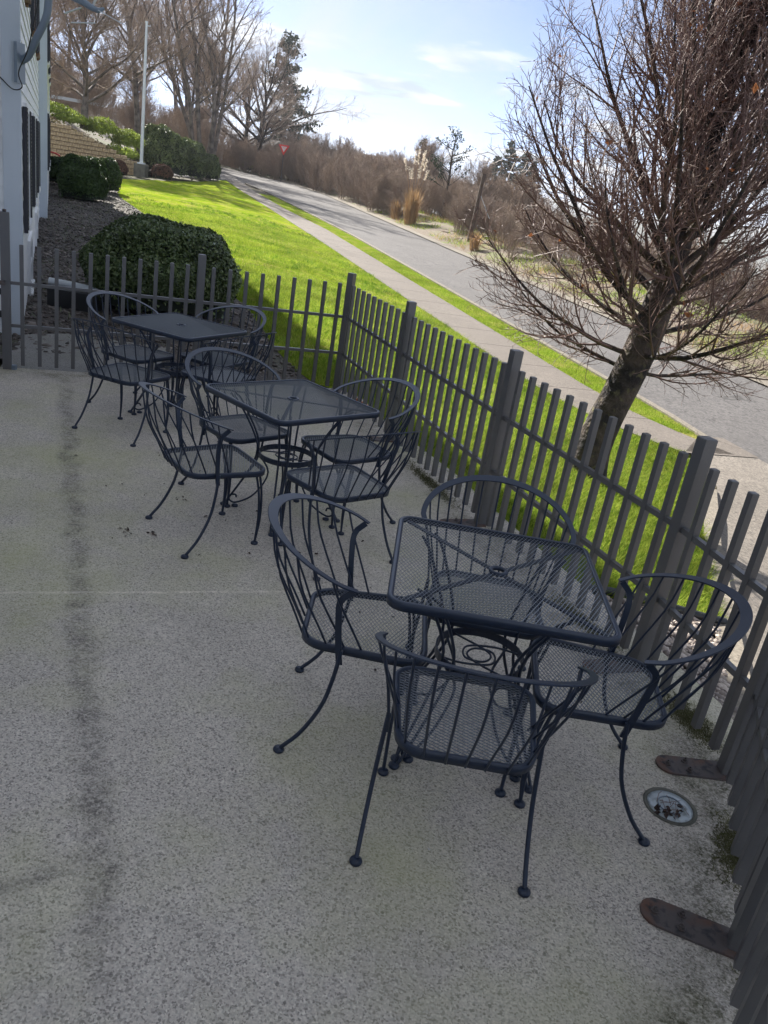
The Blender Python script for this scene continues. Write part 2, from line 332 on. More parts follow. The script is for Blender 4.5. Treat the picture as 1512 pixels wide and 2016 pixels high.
m_hillside = mat('dry_hillside', (0.10, 0.08, 0.055), 0.9, bump=(3, 1.0, 0.2, 6), var=[(0.25, (0.09, 0.10, 0.04), .42, .62, 6), (1.5, (0.15, 0.12, 0.085), .52, .7)])
m_valley = mat('valley_floor', (0.10, 0.10, 0.075), 0.95, var=[(0.004, (0.16, 0.14, 0.11), .45, .6, 8), (0.02, (0.06, 0.075, 0.05), .5, .65, 6)])
m_peb = leafmat('river_pebbles', (0.10, 0.075, 0.065), (0.58, 0.50, 0.44), 0.6, 0.0, 2, .4)
m_mstone = leafmat('grey_stones', (0.040, 0.034, 0.032), (0.22, 0.19, 0.17), 0.7, 0.0, 2, .3)
m_blade = leafmat('grass_blades', (0.07, 0.16, 0.010), (0.42, 0.48, 0.08), 0.7, 0.45, 1.0, .05)
m_shrub = leafmat('glossy_dark_leaves', (0.040, 0.072, 0.022), (0.165, 0.215, 0.085), 0.25, 0.12, 2, .6)
m_box = leafmat('boxwood_leaves', (0.030, 0.060, 0.018), (0.075, 0.120, 0.035), 0.45, 0.15, 2, .4)
m_rhodo = leafmat('rhododendron_leaves', (0.035, 0.065, 0.018), (0.22, 0.26, 0.10), 0.32, 0.2, 1, .6)
m_lime = leafmat('lime_leaves', (0.18, 0.26, 0.03), (0.32, 0.38, 0.08), 0.5, 0.45, 1, .3)
m_red_lv = leafmat('maroon_leaves', (0.10, 0.045, 0.035), (0.16, 0.09, 0.06), 0.6, 0.2, 1, .3)
m_conif = leafmat('conifer_needles', (0.028, 0.044, 0.026), (0.065, 0.085, 0.05), 0.7, 0.1, 1, .2)
m_deadleaf = leafmat('dead_leaves', (0.20, 0.075, 0.035), (0.34, 0.14, 0.06), 0.7, 0.3, 1, .2)
m_straw = leafmat('straw_blades', (0.34, 0.20, 0.09), (0.55, 0.38, 0.20), 0.7, 0.35, 1, .2)
m_plume = leafmat('pampas_plumes', (0.62, 0.54, 0.44), (0.82, 0.76, 0.66), 0.8, 0.4, 1, .2)
m_block = leafmat('tan_wall_blocks', (0.36, 0.27, 0.16), (0.50, 0.39, 0.25), 0.85, 0.0, 9, .2)

# ------------------------------------------------------------------ terrain
AZ0 = R_(-19)
DU = np.array([math.sin(AZ0), math.cos(AZ0)]); DW = np.array([DU[1], -DU[0]])
def ss(t): t = np.clip(t, 0, 1); return t * t * (3 - 2 * t)
def xy(u, w): u, w = np.broadcast_arrays(np.asarray(u, float), np.asarray(w, float)); return u * DU[0] + w * DW[0], u * DU[1] + w * DW[1]
def uw(x, y): x, y = np.asarray(x, float), np.asarray(y, float); return x * DU[0] + y * DU[1], x * DW[0] + y * DW[1]
def T(u, w):
    u, w = np.broadcast_arrays(np.asarray(u, float), np.asarray(w, float))
    zr = -1.0 + .035 * np.clip(u, -50, 90)
    zu = -.04 + .018 * np.clip(u - 9, 0, 200)
    t = np.clip((w - 2.4) / 3.8, 0, 1); t = .7 * t + .3 * ss(t)
    z = zu + (zr - zu) * t
    z = z + .45 * ss((w - 13.0) / 2.2) - 9.0 * ss((w - 17) / 30.) - 12 * ss((w - 40) / 120.)
    return z
def Txy(x, y): return T(*uw(x, y))
def ribbon(name, u0, u1, fa, fb, mt, du=.5, nw=8, dz=0., kind='structure', wob=0., parent=None, edge=0.):
    us = np.linspace(u0, u1, max(2, int(round((u1 - u0) / du)) + 1)); k = len(us); t = np.linspace(0, 1, nw + 1)
    A = np.array([fa(u) for u in us]); B = np.array([fb(u) for u in us])
    if wob:
        r = np.random.default_rng(5); A = A + np.convolve(r.normal(0, wob, k + 4), np.ones(5) / 5, 'valid'); B = B + np.convolve(r.normal(0, wob, k + 4), np.ones(5) / 5, 'valid')
    W = A[:, None] + (B - A)[:, None] * t; U = np.repeat(us[:, None], nw + 1, 1)
    X, Y = xy(U, W); Z = T(U, W) + dz
    b = MB(); V = np.stack([X, Y, Z], -1).reshape(-1, 3)
    I = (np.arange(k - 1)[:, None] * (nw + 1) + np.arange(nw)).ravel(); m_ = nw + 1
    b.add(V, np.stack([I, I + 1, I + m_ + 1, I + m_], 1))
    o = b.build(name, mt, parent, smooth=True)
    if kind: o['kind'] = kind
    return o
def interp(pts):
    p = np.array(pts); return lambda u: float(np.interp(u, p[:, 0], p[:, 1]))
sw_l = interp([(8.7, 7.1), (9.3, 6.72), (10.3, 6.36), (11.5, 6.2), (28, 6.0), (45, 5.6), (52, 5.45), (66, 5.4)])
sw_r = interp([(8.7, 8.0), (9.4, 7.7), (10.5, 7.38), (12, 7.3), (34, 7.2), (42, 6.65), (52, 6.4), (66, 6.4)])
kerb = interp([(8.0, 8.45), (9.4, 8.05), (10.7, 8.16), (33, 8.2), (43, 7.85), (54, 7.35), (58, 6.9), (66, 6.4), (95, 5)])
roadr = interp([(-30, 12.5), (20, 12.4), (52, 12.6), (62, 12.8), (73, 11.5), (76, 9.5), (95, 3)])
bed_e = interp([(2, 1.2), (7.5, 1.9), (8.4, 1.72), (9.5, 1.6), (12.2, 1.55), (17, .95), (25.6, .1), (32, -.85), (38, -1.15), (42, -1.2), (47, -.9)])
lawn_end = 62.0
# base ground: one big sheet
us = np.concatenate([np.arange(-60, 0, 4.), np.arange(0, 90, 1.5), np.arange(90, 400, 12.), [400, 700, 1200, 2400]])
ws = np.concatenate([[-600, -200, -100, -60, -40], np.arange(-30, 26, 1.), np.arange(26, 200, 6.), [200, 300, 500, 900, 1500, 2300]])
U, W = np.meshgrid(us, ws, indexing='ij'); X, Y = xy(U, W)
hs_ = ss((U - 42) / 40) * 10 * ss((-1.5 - W) / 26) + ss((U - 75) / 80) * 3.0 * ss((20 - W) / 30)   # hillside rising behind the retaining wall
pat = (U < 8) & (W < 3)
Z = T(U, W) - .05 + hs_ - np.where(pat, .12, 0)
Z = np.where(W > 60, Z - ss((W - 60) / 500) * 35, Z)
b = MB(); k, m_ = U.shape; I = (np.arange(k - 1)[:, None] * m_ + np.arange(m_ - 1)).ravel()
b.add(np.stack([X, Y, Z], -1).reshape(-1, 3), np.stack([I, I + 1, I + m_ + 1, I + m_], 1)[:, ::-1])
o = b.build('ground', m_hillside, None, smooth=True); o['kind'] = 'structure'

def lawn_u_end(w): return 44 + (w + 1.2) / 6.6 * 17
ribbon('lawn', 3.6, 61, lambda u: max(bed_e(u), -1.2 + (u - 44) / 17 * 6.6 if u > 44 else -9) if u > 8.0 else float(np.interp(u, [3.6, 4.4, 6.3, 7.6, 8.0], [2.55, 2.40, 2.22, 2.06, 1.95])), lambda u: sw_l(u) if u > 8.7 else float(np.interp(u, [3.6, 7.5, 8.7], [3.62, 6.6, 7.1])), m_lawn, .35, 16, 0.0)
ribbon('verge_lawn', 9.2, 51, lambda u: sw_r(u), lambda u: max(kerb(u) - .14, sw_r(u) + .01), m_verge, .4, 4, 0.004)
bark_bed = ribbon('mulch_bed', 8.0, 47, lambda u: -3.6 - .10 * (u - 8), lambda u: bed_e(u) + .02, m_mulch, .4, 16, -.006, wob=.03)
ribbon('road', -40, 92, lambda u: kerb(max(u, 9)) if u > 9 else 8.3, roadr, m_asph, .8, 6, -.02)
ribbon('cross_road', 60, 92, lambda u: kerb(u) - 30, lambda u: kerb(u) + .02, m_asph, 1, 12, -.024)
ribbon('road_shoulder', -40, 74, lambda u: roadr(u) - .02, lambda u: roadr(u) + .55, m_curb, .6, 2, .012, wob=.04)
ribbon('far_verge', -40, 76, lambda u: roadr(u) + .5, lambda u: roadr(u) + 4.2, m_dirt, .8, 6, .006, wob=.15)
# sidewalk in separate panels with open joints
sw = bpy.data.objects.new('sidewalk', None); col.objects.link(sw); sw['kind'] = 'structure'
uj = [8.75]
while uj[-1] < 60: uj.append(uj[-1] + 1.42)
for a, c_ in zip(uj[:-1], uj[1:]):
    uu = np.linspace(a + .008, c_ - .008, 4); bq = MB(); top = []
    for u in uu:
        for w_ in (sw_l(u), sw_r(u)):
            x, y = xy(u, w_); top.append((float(x), float(y), float(T(u, w_)) + .012))
    top = np.array(top); bot = top - [0, 0, .06]; V = np.vstack([top, bot]); F = []
    for i in range(3): j = 2 * i; F += [(j, j + 1, j + 3, j + 2)]
    F += [(0, 8, 9, 1), (6, 7, 15, 14)]
    for i in range(3): j = 2 * i; F += [(j, j + 2, j + 10, j + 8), (j + 1, j + 9, j + 11, j + 3)]
    bq.add(V, F); bq.build('paving_slab', m_walk, sw)
def kerb_strip(name, fu, u0, u1, wid, h, du, mt, parent=None, gap=.012):
    u = u0; par = bpy.data.objects.new(name, None); col.objects.link(par); par['kind'] = 'structure'
    while u < u1:
        bq = MB(); uu = np.linspace(u + gap, min(u + du, u1) - gap, 4); P = []
        for q in uu:
            for w_, dz in ((fu(q) - wid, -.05), (fu(q) - wid, h), (fu(q) - .02, h), (fu(q), -.06)):
                x, y = xy(q, w_); P.append((float(x), float(y), float(T(q, w_)) + dz))
        F = []
        for i in range(3):
            for k_ in range(3): j = 4 * i + k_; F.append((j, j + 1, j + 5, j + 4))
        F += [(0, 3, 2, 1), (12, 13, 14, 15)]
        bq.add(P, F); bq.build('kerb_stone', mt, par); u += du
kerb_strip('kerb', kerb, 9.4, 60, .15, .035, 3.0, m_curb)

# driveway and its edge strip, gravel bed, both on the right of the slab
dl = interp([(-6, -3.65), (2.1, 2.50), (3.46, 3.53), (7.5, 6.62), (8.7, 7.1)])
ribbon('driveway', -4, 8.72, lambda u: dl(u) + .11, lambda u: 8.32, m_drive, .3, 12, .004)
ribbon('driveway_apron', 8.70, 9.5, lambda u: float(np.interp(u, [8.7, 9.5], [7.1, 7.9])), lambda u: 8.34, m_walk, .2, 3, .012)
def drive_edge():
    bq = MB(); pts = [(-2.5, dl(-2.5)), (2.1, dl(2.1)), (3.46, dl(3.46)), (5.5, dl(5.5)), (7.4, dl(7.4))]
    P = []
    for u, w_ in pts:
        for d, dz in ((-.075, -.08), (-.075, .03), (.075, .03), (.075, -.08)):
            x, y = xy(u - d * .6, w_ + d * .8); P.append((float(x), float(y), float(T(u, w_)) + dz))
    F = []
    for i in range(4):
        for k_ in range(3): j = 4 * i + k_; F.append((j, j + 1, j + 5, j + 4))
    F += [(0, 3, 2, 1), (16, 17, 18, 19)]
    bq.add(P, F); o = bq.build('driveway_edge', m_curb); o['kind'] = 'structure'
drive_edge()
ribbon('gravel_bed_soil', -1.5, 3.62, lambda u: float(np.interp(u, [-1.5, 1.2, 2.0, 2.7, 3.7], [-1.2, 1.9, 2.3, 2.45, 2.4])), lambda u: dl(u), m_mulch, .3, 6, -.012)
bq = MB(); P = []
for w_ in np.linspace(2.52, 3.60, 7):
    x, y = xy(3.60 + .03 * math.sin(w_ * 5), w_); P.append((float(x), float(y), float(T(3.6, w_)) + .03))
bq.tube(P, .028, 8); o = bq.build('lawn_edging', m_black, None, True); tag(o, 'black plastic edging between the lawn and the gravel strip', 'edging')

# ------------------------------------------------------------------ scatter helpers
def pebbles(name, pts, size, mt, seed=1, flat=.6):
    r = np.random.default_rng(seed); n = len(pts)
    ico = np.array([(0, 0, 1), (.894, 0, .447), (.276, .851, .447), (-.724, .526, .447), (-.724, -.526, .447), (.276, -.851, .447), (.724, .526, -.447), (-.276, .851, -.447), (-.894, 0, -.447), (-.276, -.851, -.447), (.724, -.526, -.447), (0, 0, -1)])
    f = np.array([(0, 1, 2), (0, 2, 3), (0, 3, 4), (0, 4, 5), (0, 5, 1), (1, 6, 2), (2, 7, 3), (3, 8, 4), (4, 9, 5), (5, 10, 1), (6, 7, 2), (7, 8, 3), (8, 9, 4), (9, 10, 5), (10, 6, 1), (11, 7, 6), (11, 8, 7), (11, 9, 8), (11, 10, 9), (11, 6, 10)])
    s = size * np.exp(r.normal(0, .35, n)); sx = r.uniform(.7, 1.4, n); a = r.uniform(0, 6.28, n)
    V = ico[None] * np.stack([s * sx, s / sx, s * flat * r.uniform(.7, 1.2, n)], 1)[:, None] * r.uniform(.8, 1.2, (n, 12, 1))
    tl = r.normal(0, .5, n)
    x = V[..., 0] * np.cos(a)[:, None] - V[..., 1] * np.sin(a)[:, None]; y = V[..., 0] * np.sin(a)[:, None] + V[..., 1] * np.cos(a)[:, None]
    z = V[..., 2] + tl[:, None] * V[..., 0] * .5
    V = np.stack([x, y, z], -1) + np.asarray(pts)[:, None]
    F = (f[None] + 12 * np.arange(n)[:, None, None]).reshape(-1, 3)
    b = MB(); b.add(V.reshape(-1, 3), F); o = b.build(name, mt, None, True); o['kind'] = 'stuff'; return o
def scatter_uw(n, u0, u1, fa, fb, seed, dz=0.):
    r = np.random.default_rng(seed); u = r.uniform(u0, u1, n); a = np.array([fa(x) for x in u]); b_ = np.array([fb(x) for x in u])
    w = a + (b_ - a) * r.uniform(0, 1, n); x, y = xy(u, w); return np.stack([x, y, T(u, w) + dz], 1)
def leaves(name, pts, nrm, size, mt, parent=None, seed=1, asp=.5, jitter=.7, kind=None):
    """rhombic leaves at pts facing roughly along nrm"""
    r = np.random.default_rng(seed); n = len(pts); N_ = nrm + r.normal(0, jitter, (n, 3)); N_ /= np.linalg.norm(N_, axis=1)[:, None] + 1e-9
    A = np.cross(N_, r.normal(0, 1, (n, 3))); A /= np.linalg.norm(A, axis=1)[:, None] + 1e-9; B = np.cross(N_, A)
    s = (size * np.exp(r.normal(0, .25, n)))[:, None]
    P = np.asarray(pts)
    V = np.stack([P - A * s * .5, P + B * s * asp * .5 + N_ * s * .06, P + A * s * .5 - N_ * s * .12, P - B * s * asp * .5 + N_ * s * .06], 1)
    b = MB(); b.add(V.reshape(-1, 3), np.arange(4 * n).reshape(-1, 4)); o = b.build(name, mt, parent)
    if kind: o['kind'] = kind
    return o
def blades(name, pts, h, wd, mt, seed=1, lean=.35, parent=None, kind='stuff'):
    r = np.random.default_rng(seed); n = len(pts); P = np.asarray(pts); a = r.uniform(0, 6.28, n); hh = h * np.exp(r.normal(0, .3, n))
    D = np.stack([np.cos(a), np.sin(a), 0 * a], 1); l = np.stack([r.normal(0, lean, n), r.normal(0, lean, n), np.ones(n)], 1) * hh[:, None]
    V = np.stack([P - D * wd / 2, P + D * wd / 2, P + l], 1)
    b = MB(); b.add(V.reshape(-1, 3), np.arange(3 * n).reshape(-1, 3)); o = b.build(name, mt, parent)
    if kind: o['kind'] = kind
    return o

pebbles('gravel', scatter_uw(5200, .2, 3.60, lambda u: float(np.interp(u, [0, 1.2, 2.0, 2.7, 3.7], [1.3, 2.0, 2.36, 2.48, 2.42])), lambda u: dl(u) - .06, 3, .010), .014, m_peb, 4, .8)
pebbles('bed_stones', np.concatenate([scatter_uw(9000, 8.3, 21, lambda u: -3.2 - .1 * (u - 8), lambda u: bed_e(u), 5, .004), scatter_uw(7000, 21, 40, lambda u: -3.2 - .1 * (u - 8), lambda u: bed_e(u), 55, .004)]), .022, m_mstone, 6, .5)
blades('bed_weeds', scatter_uw(2500, 9, 40, lambda u: -2.2 - .1 * (u - 8), lambda u: bed_e(u) - .1, 56), .05, .012, m_shrub, 57, 1.0)
lawn_a = lambda u: bed_e(u) if u > 8 else float(np.interp(u, [3.6, 4.4, 6.3, 7.6, 8.0], [2.55, 2.40, 2.22, 2.06, 1.95]))
lawn_b = lambda u: sw_l(u) if u > 8.7 else float(np.interp(u, [3.6, 7.5, 8.7], [3.60, 6.58, 7.08]))
gp = np.concatenate([scatter_uw(120000, 3.6, 9, lawn_a, lawn_b, 7), scatter_uw(110000, 9, 17, lawn_a, lawn_b, 8), scatter_uw(60000, 17, 30, lawn_a, lawn_b, 81)])
blades('grass', gp, .044, .0075, m_blade, 9, .7)
tf = scatter_uw(5200, 3.8, 34, lawn_a, lawn_b, 82); uu_, ww_ = uw(tf[:, 0], tf[:, 1]); tf = tf[(np.sin(uu_ * 1.7) + np.sin(ww_ * 2.9 + uu_) + np.sin(uu_ * .6 + 2)) > .4]
rq = np.random.default_rng(83); tf = np.repeat(tf, 9, 0) + np.column_stack([rq.normal(0, .03, (len(tf) * 9, 2)), np.zeros(len(tf) * 9)])
blades('grass_tufts', tf, .062, .009, leafmat('tuft_blades', (0.06, 0.15, 0.012), (0.22, 0.34, 0.04), .7, .4, 1., .05), 84, .55)
dg_ = scatter_uw(30000, 3.8, 34, lawn_a, lawn_b, 85); uu_, ww_ = uw(dg_[:, 0], dg_[:, 1]); dg_ = dg_[(np.sin(uu_ * .8 + 1) + np.sin(ww_ * 2.1 + uu_ * .5) + np.sin(uu_ * 2.6)) > .9]
blades('dry_grass', dg_, .040, .008, leafmat('dry_blades', (0.34, 0.30, 0.12), (0.52, 0.44, 0.22), .8, .3, 1., .05), 86, .9)
vg = scatter_uw(26000, 9.6, 28, lambda u: sw_r(u) - .03, lambda u: kerb(u) - .12, 10)
blades('verge_grass', vg, .035, .007, m_blade, 11, .6)
far_v = lambda u: roadr(u) + 1.0
fp = scatter_uw(16000, 8, 50, lambda u: roadr(u) + .7, lambda u: roadr(u) + 4.5, 12)
uu_, ww_ = uw(fp[:, 0], fp[:, 1]); keep = (np.sin(uu_ * .9) + np.sin(uu_ * 2.3 + 1) + np.sin(ww_ * 3 + uu_)) > .2
blades('verge_weeds', fp[keep], .16, .02, m_blade, 13, .6)
sp = scatter_uw(5000, 8, 50, lambda u: roadr(u) + .6, lambda u: roadr(u) + 4.2, 14); uu_, ww_ = uw(sp[:, 0], sp[:, 1])
blades('straw', sp[(np.sin(uu_ * .7 + 2) + np.sin(uu_ * 1.9)) > .4], .30, .02, m_straw, 15, 1.0)

# ------------------------------------------------------------------ patio slab
fence_xy = [(-3.449, 6.711), (-1.982, 7.357), (-.679, 7.931), (-.056, 6.462), (.636, 4.894), (1.318, 3.37), (1.512, 2.645), (1.255, 1.80), (.86, .88), (.66, -.62)]
slab = [(-3.52, 6.72), (-2.0, 7.40), (-.66, 8.00), (-.40, 7.75), (-.10, 6.98), (.16, 6.5), (.50, 5.85), (.84, 5.0), (1.22, 4.15), (1.52, 3.50), (1.66, 3.16), (1.74, 2.62), (1.52, 1.82), (1.10, .85), (.88, -.6), (.8, -2.6), (.53, -2.6)]
bq = MB(); P = np.array([(x, y, 0.) for x, y in slab]); k = len(P)
bq.poly(P[::-1]) if False else bq.poly(P[::-1][::-1][::-1])
bq.add(np.vstack([P, P - [0, 0, .22]]), [(i, i + k, (i + 1) % k + k, (i + 1) % k) for i in range(k)])
o = bq.build('patio', m_patio); o['kind'] = 'structure'
bq = MB(); P = [(-4.04, 8.21, -.03), (-3.55, 6.76, -.03), (-2.4, 7.26, -.03), (-2.62, 8.72, -.03), (-3.72, 8.60, -.03)]
bq.poly(P[::-1]); bq.add(np.vstack([P, np.array(P) - [0, 0, .2]]), [(i, i + 5, (i + 1) % 5 + 5, (i + 1) % 5) for i in range(5)]); o = bq.build('apron_slab', concrete_mat('apron_concrete', (.26, .25, .24), (.12, .118, .116), 150, green=.2, lines=False)); o['kind'] = 'structure'
# moss cushions where the slab edge is broken, under the pickets
def mat_patch(name, cx, cy, rx, ry, a, mt, n=2600, seed=3):
    r = np.random.default_rng(seed); q = r.normal(0, .45, (n, 2)); q = q[(np.abs(q) < 1.05).all(1)]
    x = cx + q[:, 0] * rx * math.cos(a) - q[:, 1] * ry * math.sin(a); y = cy + q[:, 0] * rx * math.sin(a) + q[:, 1] * ry * math.cos(a)
    return blades(name, np.stack([x, y, 0 * x + .0005], 1), .007, .005, mt, seed, 1.2)
m_moss = leafmat('moss', (0.085, 0.088, 0.040), (0.15, 0.145, 0.075), .9, .1, 4, .1)
for i, (cx, cy, rx, ry, a) in enumerate([(1.395, 2.20, .20, .085, R_(73)), (1.47, 2.98, .22, .09, R_(105)), (1.30, 1.62, .1, .10, 0), (1.12, 3.75, .30, .06, R_(115)), (.30, 5.55, .5, .07, R_(114))]):
    mat_patch('moss', cx, cy, rx, ry, a, m_moss, 2600, 20 + i)

# ------------------------------------------------------------------ fence
PSP = .137
fence = thing('steel_fence', 'dark grey steel picket fence running round the edge of the patio', 'fence', (0, 0, 0))
def up_mesh(name, w, z0, z1, mt, bev=.0015):
    b = MB(); h = w / 2; e = .0035
    for (za, zb, ra, rb) in ((z0, z1 - e, h, h), (z1 - e, z1, h, h - e)):
        A = [(-ra, -ra, za), (ra, -ra, za), (ra, ra, za), (-ra, ra, za)]; B_ = [(-rb, -rb, zb), (rb, -rb, zb), (rb, rb, zb), (-rb, rb, zb)]
        b.add(A + B_, [(0, 1, 5, 4), (1, 2, 6, 5), (2, 3, 7, 6), (3, 0, 4, 7)])
    b.poly([(h - e, -h + e, z1), (h - e, h - e, z1), (-h + e, h - e, z1), (-h + e, -h + e, z1)][::1]); b.poly([(-h, -h, z0), (-h, h, z0), (h, h, z0), (h, -h, z0)])
    return b.mesh(name, mt)
me_p = up_mesh('picket', .0315, .036, 1.052, m_fence)
me_post = up_mesh('post', .062, 0, 1.155, m_fence); me_gpost = up_mesh('gate_post', .072, 0, 1.295, m_fence)
def railseg(p0, p1, z, nm='rail'):
    b = MB(); d = np.array(p1) - np.array(p0); L_ = np.linalg.norm(d); d = d / L_
    nrm = np.array([-d[1], d[0]])
    a = np.array(p0) + d * .03; c_ = np.array(p1) - d * .03
    # angle-iron rail just outside the pickets
    b.bar((*a, z), (*c_, z), .026, .026)
    return b.build(nm, m_fence, fence)
counts = [None, None, 10, 12, 12, 5, 6, 7, 11]
for i in range(len(fence_xy) - 1):
    a, c_ = np.array(fence_xy[i]), np.array(fence_xy[i + 1]); L_ = np.linalg.norm(c_ - a); ang = math.atan2(*(c_ - a)[::-1])
    n = counts[i] if counts[i] else int(round(L_ / PSP)) - 1
    if i == 0: n = 11
    if i == 1: n = 9
    for z in (.735, .378): railseg(a, c_, z)
    off = .11 if i else .123
    for j in range(n):
        t = off + (L_ - 2 * off + .002) * j / (n - 1) if n > 1 else L_ / 2
        p = a + (c_ - a) / L_ * t
        link('picket', me_p, fence, (p[0], p[1], 0), ang)
for i, (x, y) in enumerate(fence_xy):
    d = np.array(fence_xy[min(i + 1, 9)]) - np.array(fence_xy[max(i - 1, 0)]); ang = math.atan2(d[1], d[0])
    if i == 0: ang = math.atan2(fence_xy[1][1] - fence_xy[0][1], fence_xy[1][0] - fence_xy[0][0])
    link('gate_post' if i == 0 else 'post', me_gpost if i == 0 else me_post, fence, (x, y, 0), ang)
# bolted foot plates pointing into the patio
bq = MB(); th = np.linspace(R_(90), R_(270), 9); pl = [(.02, .055), *[(-.235 + .055 * math.cos(t), .055 * math.sin(t)) for t in th], (.02, -.055)]
P = np.array([(x, y, .009) for x, y in pl]); k = len(P); bq.poly(P); bq.add(np.vstack([P, P - [0, 0, .008]]), [(i, i + k, (i + 1) % k + k, (i + 1) % k) for i in range(k)])
me_plate = bq.mesh('foot_plate', m_rust)
bq = MB(); bq.cyl((0, 0, .009), (0, 0, .013), .013, 12); bq.cyl((0, 0, .013), (0, 0, .022), .0085, 6); bq.cyl((0, 0, .022), (0, 0, .029), .004, 6); me_bolt = bq.mesh('bolt', m_rust)
for i, tgt in ((3, (-.33, 6.36)), (4, (.36, 4.78)), (5, (1.05, 3.27)), (6, (1.24, 2.625)), (7, (1.0, 1.885)), (8, (.60, .99)), (2, (-.72, 7.65))):
    x, y = fence_xy[i]; a = math.atan2(y - tgt[1], x - tgt[0]); p = link('foot_plate', me_plate, fence, (x, y, 0), a)
    for bx, by in ((-.245, .0), (-.165, .027), (-.165, -.027)): link('bolt', me_bolt, p, (bx, by, 0))
# gate latch on the gate post, and the end of the gate by the wall
bq = MB(); bq.box((-.03, -.045, .735), (.05, .02, .035)); bq.cyl((-.08, -.05, .735), (-.02, -.05, .735), .008); lt = bq.build('latch', m_rust, fence); lt.location = (fence_xy[0][0], fence_xy[0][1], 0); lt.rotation_euler = (0, 0, R_(24))
bq = MB(); bq.box((0.0, 0, 1.305), (.022, .022, .022)); lt = bq.build('hinge', m_rust, fence); lt.location = (fence_xy[0][0], fence_xy[0][1], 0)
bq = MB(); bq.box((.05, .0, .02), (.05, .04, .04)); lt = bq.build('hinge', m_pipe, fence); lt.location = (fence_xy[0][0], fence_xy[0][1], 0)

# ------------------------------------------------------------------ wrought-iron furniture
def rrect(hx, hy, r, n=7, taper=0.):
    P = []
    for cx, cy, a0 in ((hx - r, hy - r, 0), (-hx + r, hy - r, 90), (-hx + r, -hy + r, 180), (hx - r, -hy + r, 270)):
        for a in np.linspace(R_(a0), R_(a0 + 90), n): P.append((cx + r * math.cos(a), cy + r * math.sin(a)))
    P = np.array(P); P[:, 1] *= 1 + taper * P[:, 0] / hx
    return P
def clip_line(P, n, c_):
    """segment of the line n.p = c_ inside convex polygon P"""
    d = P @ n - c_; out = []
    for i in range(len(P)):
        j = (i + 1) % len(P)
        if (d[i] > 0) != (d[j] > 0): t = d[i] / (d[i] - d[j]); out.append(P[i] + t * (P[j] - P[i]))
    return out if len(out) == 2 else None
def expanded(P, px, py, z, hole=0.0, w=.0029, th=.0013):
    """expanded-metal diamonds: two crossing families of raised strands; px, py = diamond pitch"""
    b = MB(); Rm = np.max(np.linalg.norm(P, axis=1))
    for sgn, dz in ((1, 0.0), (-1, .0005)):
        nv = np.array([1 / px, sgn / py]); ln = np.linalg.norm(nv); n_ = nv / ln; step = 1 / ln; m_ = int(Rm / step) + 1
        for k_ in range(-m_, m_ + 1):
            sg = clip_line(P, n_, (k_ + .5) * step)
            if not sg: continue
            segs = [sg]
            if hole:
                a, c_ = sg; d = c_ - a; L_ = np.linalg.norm(d); d = d / L_; t0 = -(a @ d); q = a + d * t0; h2 = hole ** 2 - q @ q
                if h2 > 0: h = math.sqrt(h2); segs = [(a, a + d * (t0 - h)), (a + d * (t0 + h), c_)]
            for a, c_ in segs:
                dd = (c_ - a) / (np.linalg.norm(c_ - a) + 1e-9); b.bar((*a, z + dz), (*c_, z + dz), w, th, up=(-dd[1] * .75 * sgn, dd[0] * .75 * sgn, 1.0))
    return b
def ring_sweep(b, P, prof, z):
    P = np.array(P); T_ = np.roll(P, -1, 0) - np.roll(P, 1, 0); T_ /= np.linalg.norm(T_, axis=1)[:, None]
    S = np.stack([T_[:, 1], -T_[:, 0], 0 * T_[:, 0]], 1); Up = np.tile([0, 0, 1.], (len(P), 1))
    b.sweep(np.column_stack([P, np.full(len(P), z)]), prof, S, Up, closed=True)

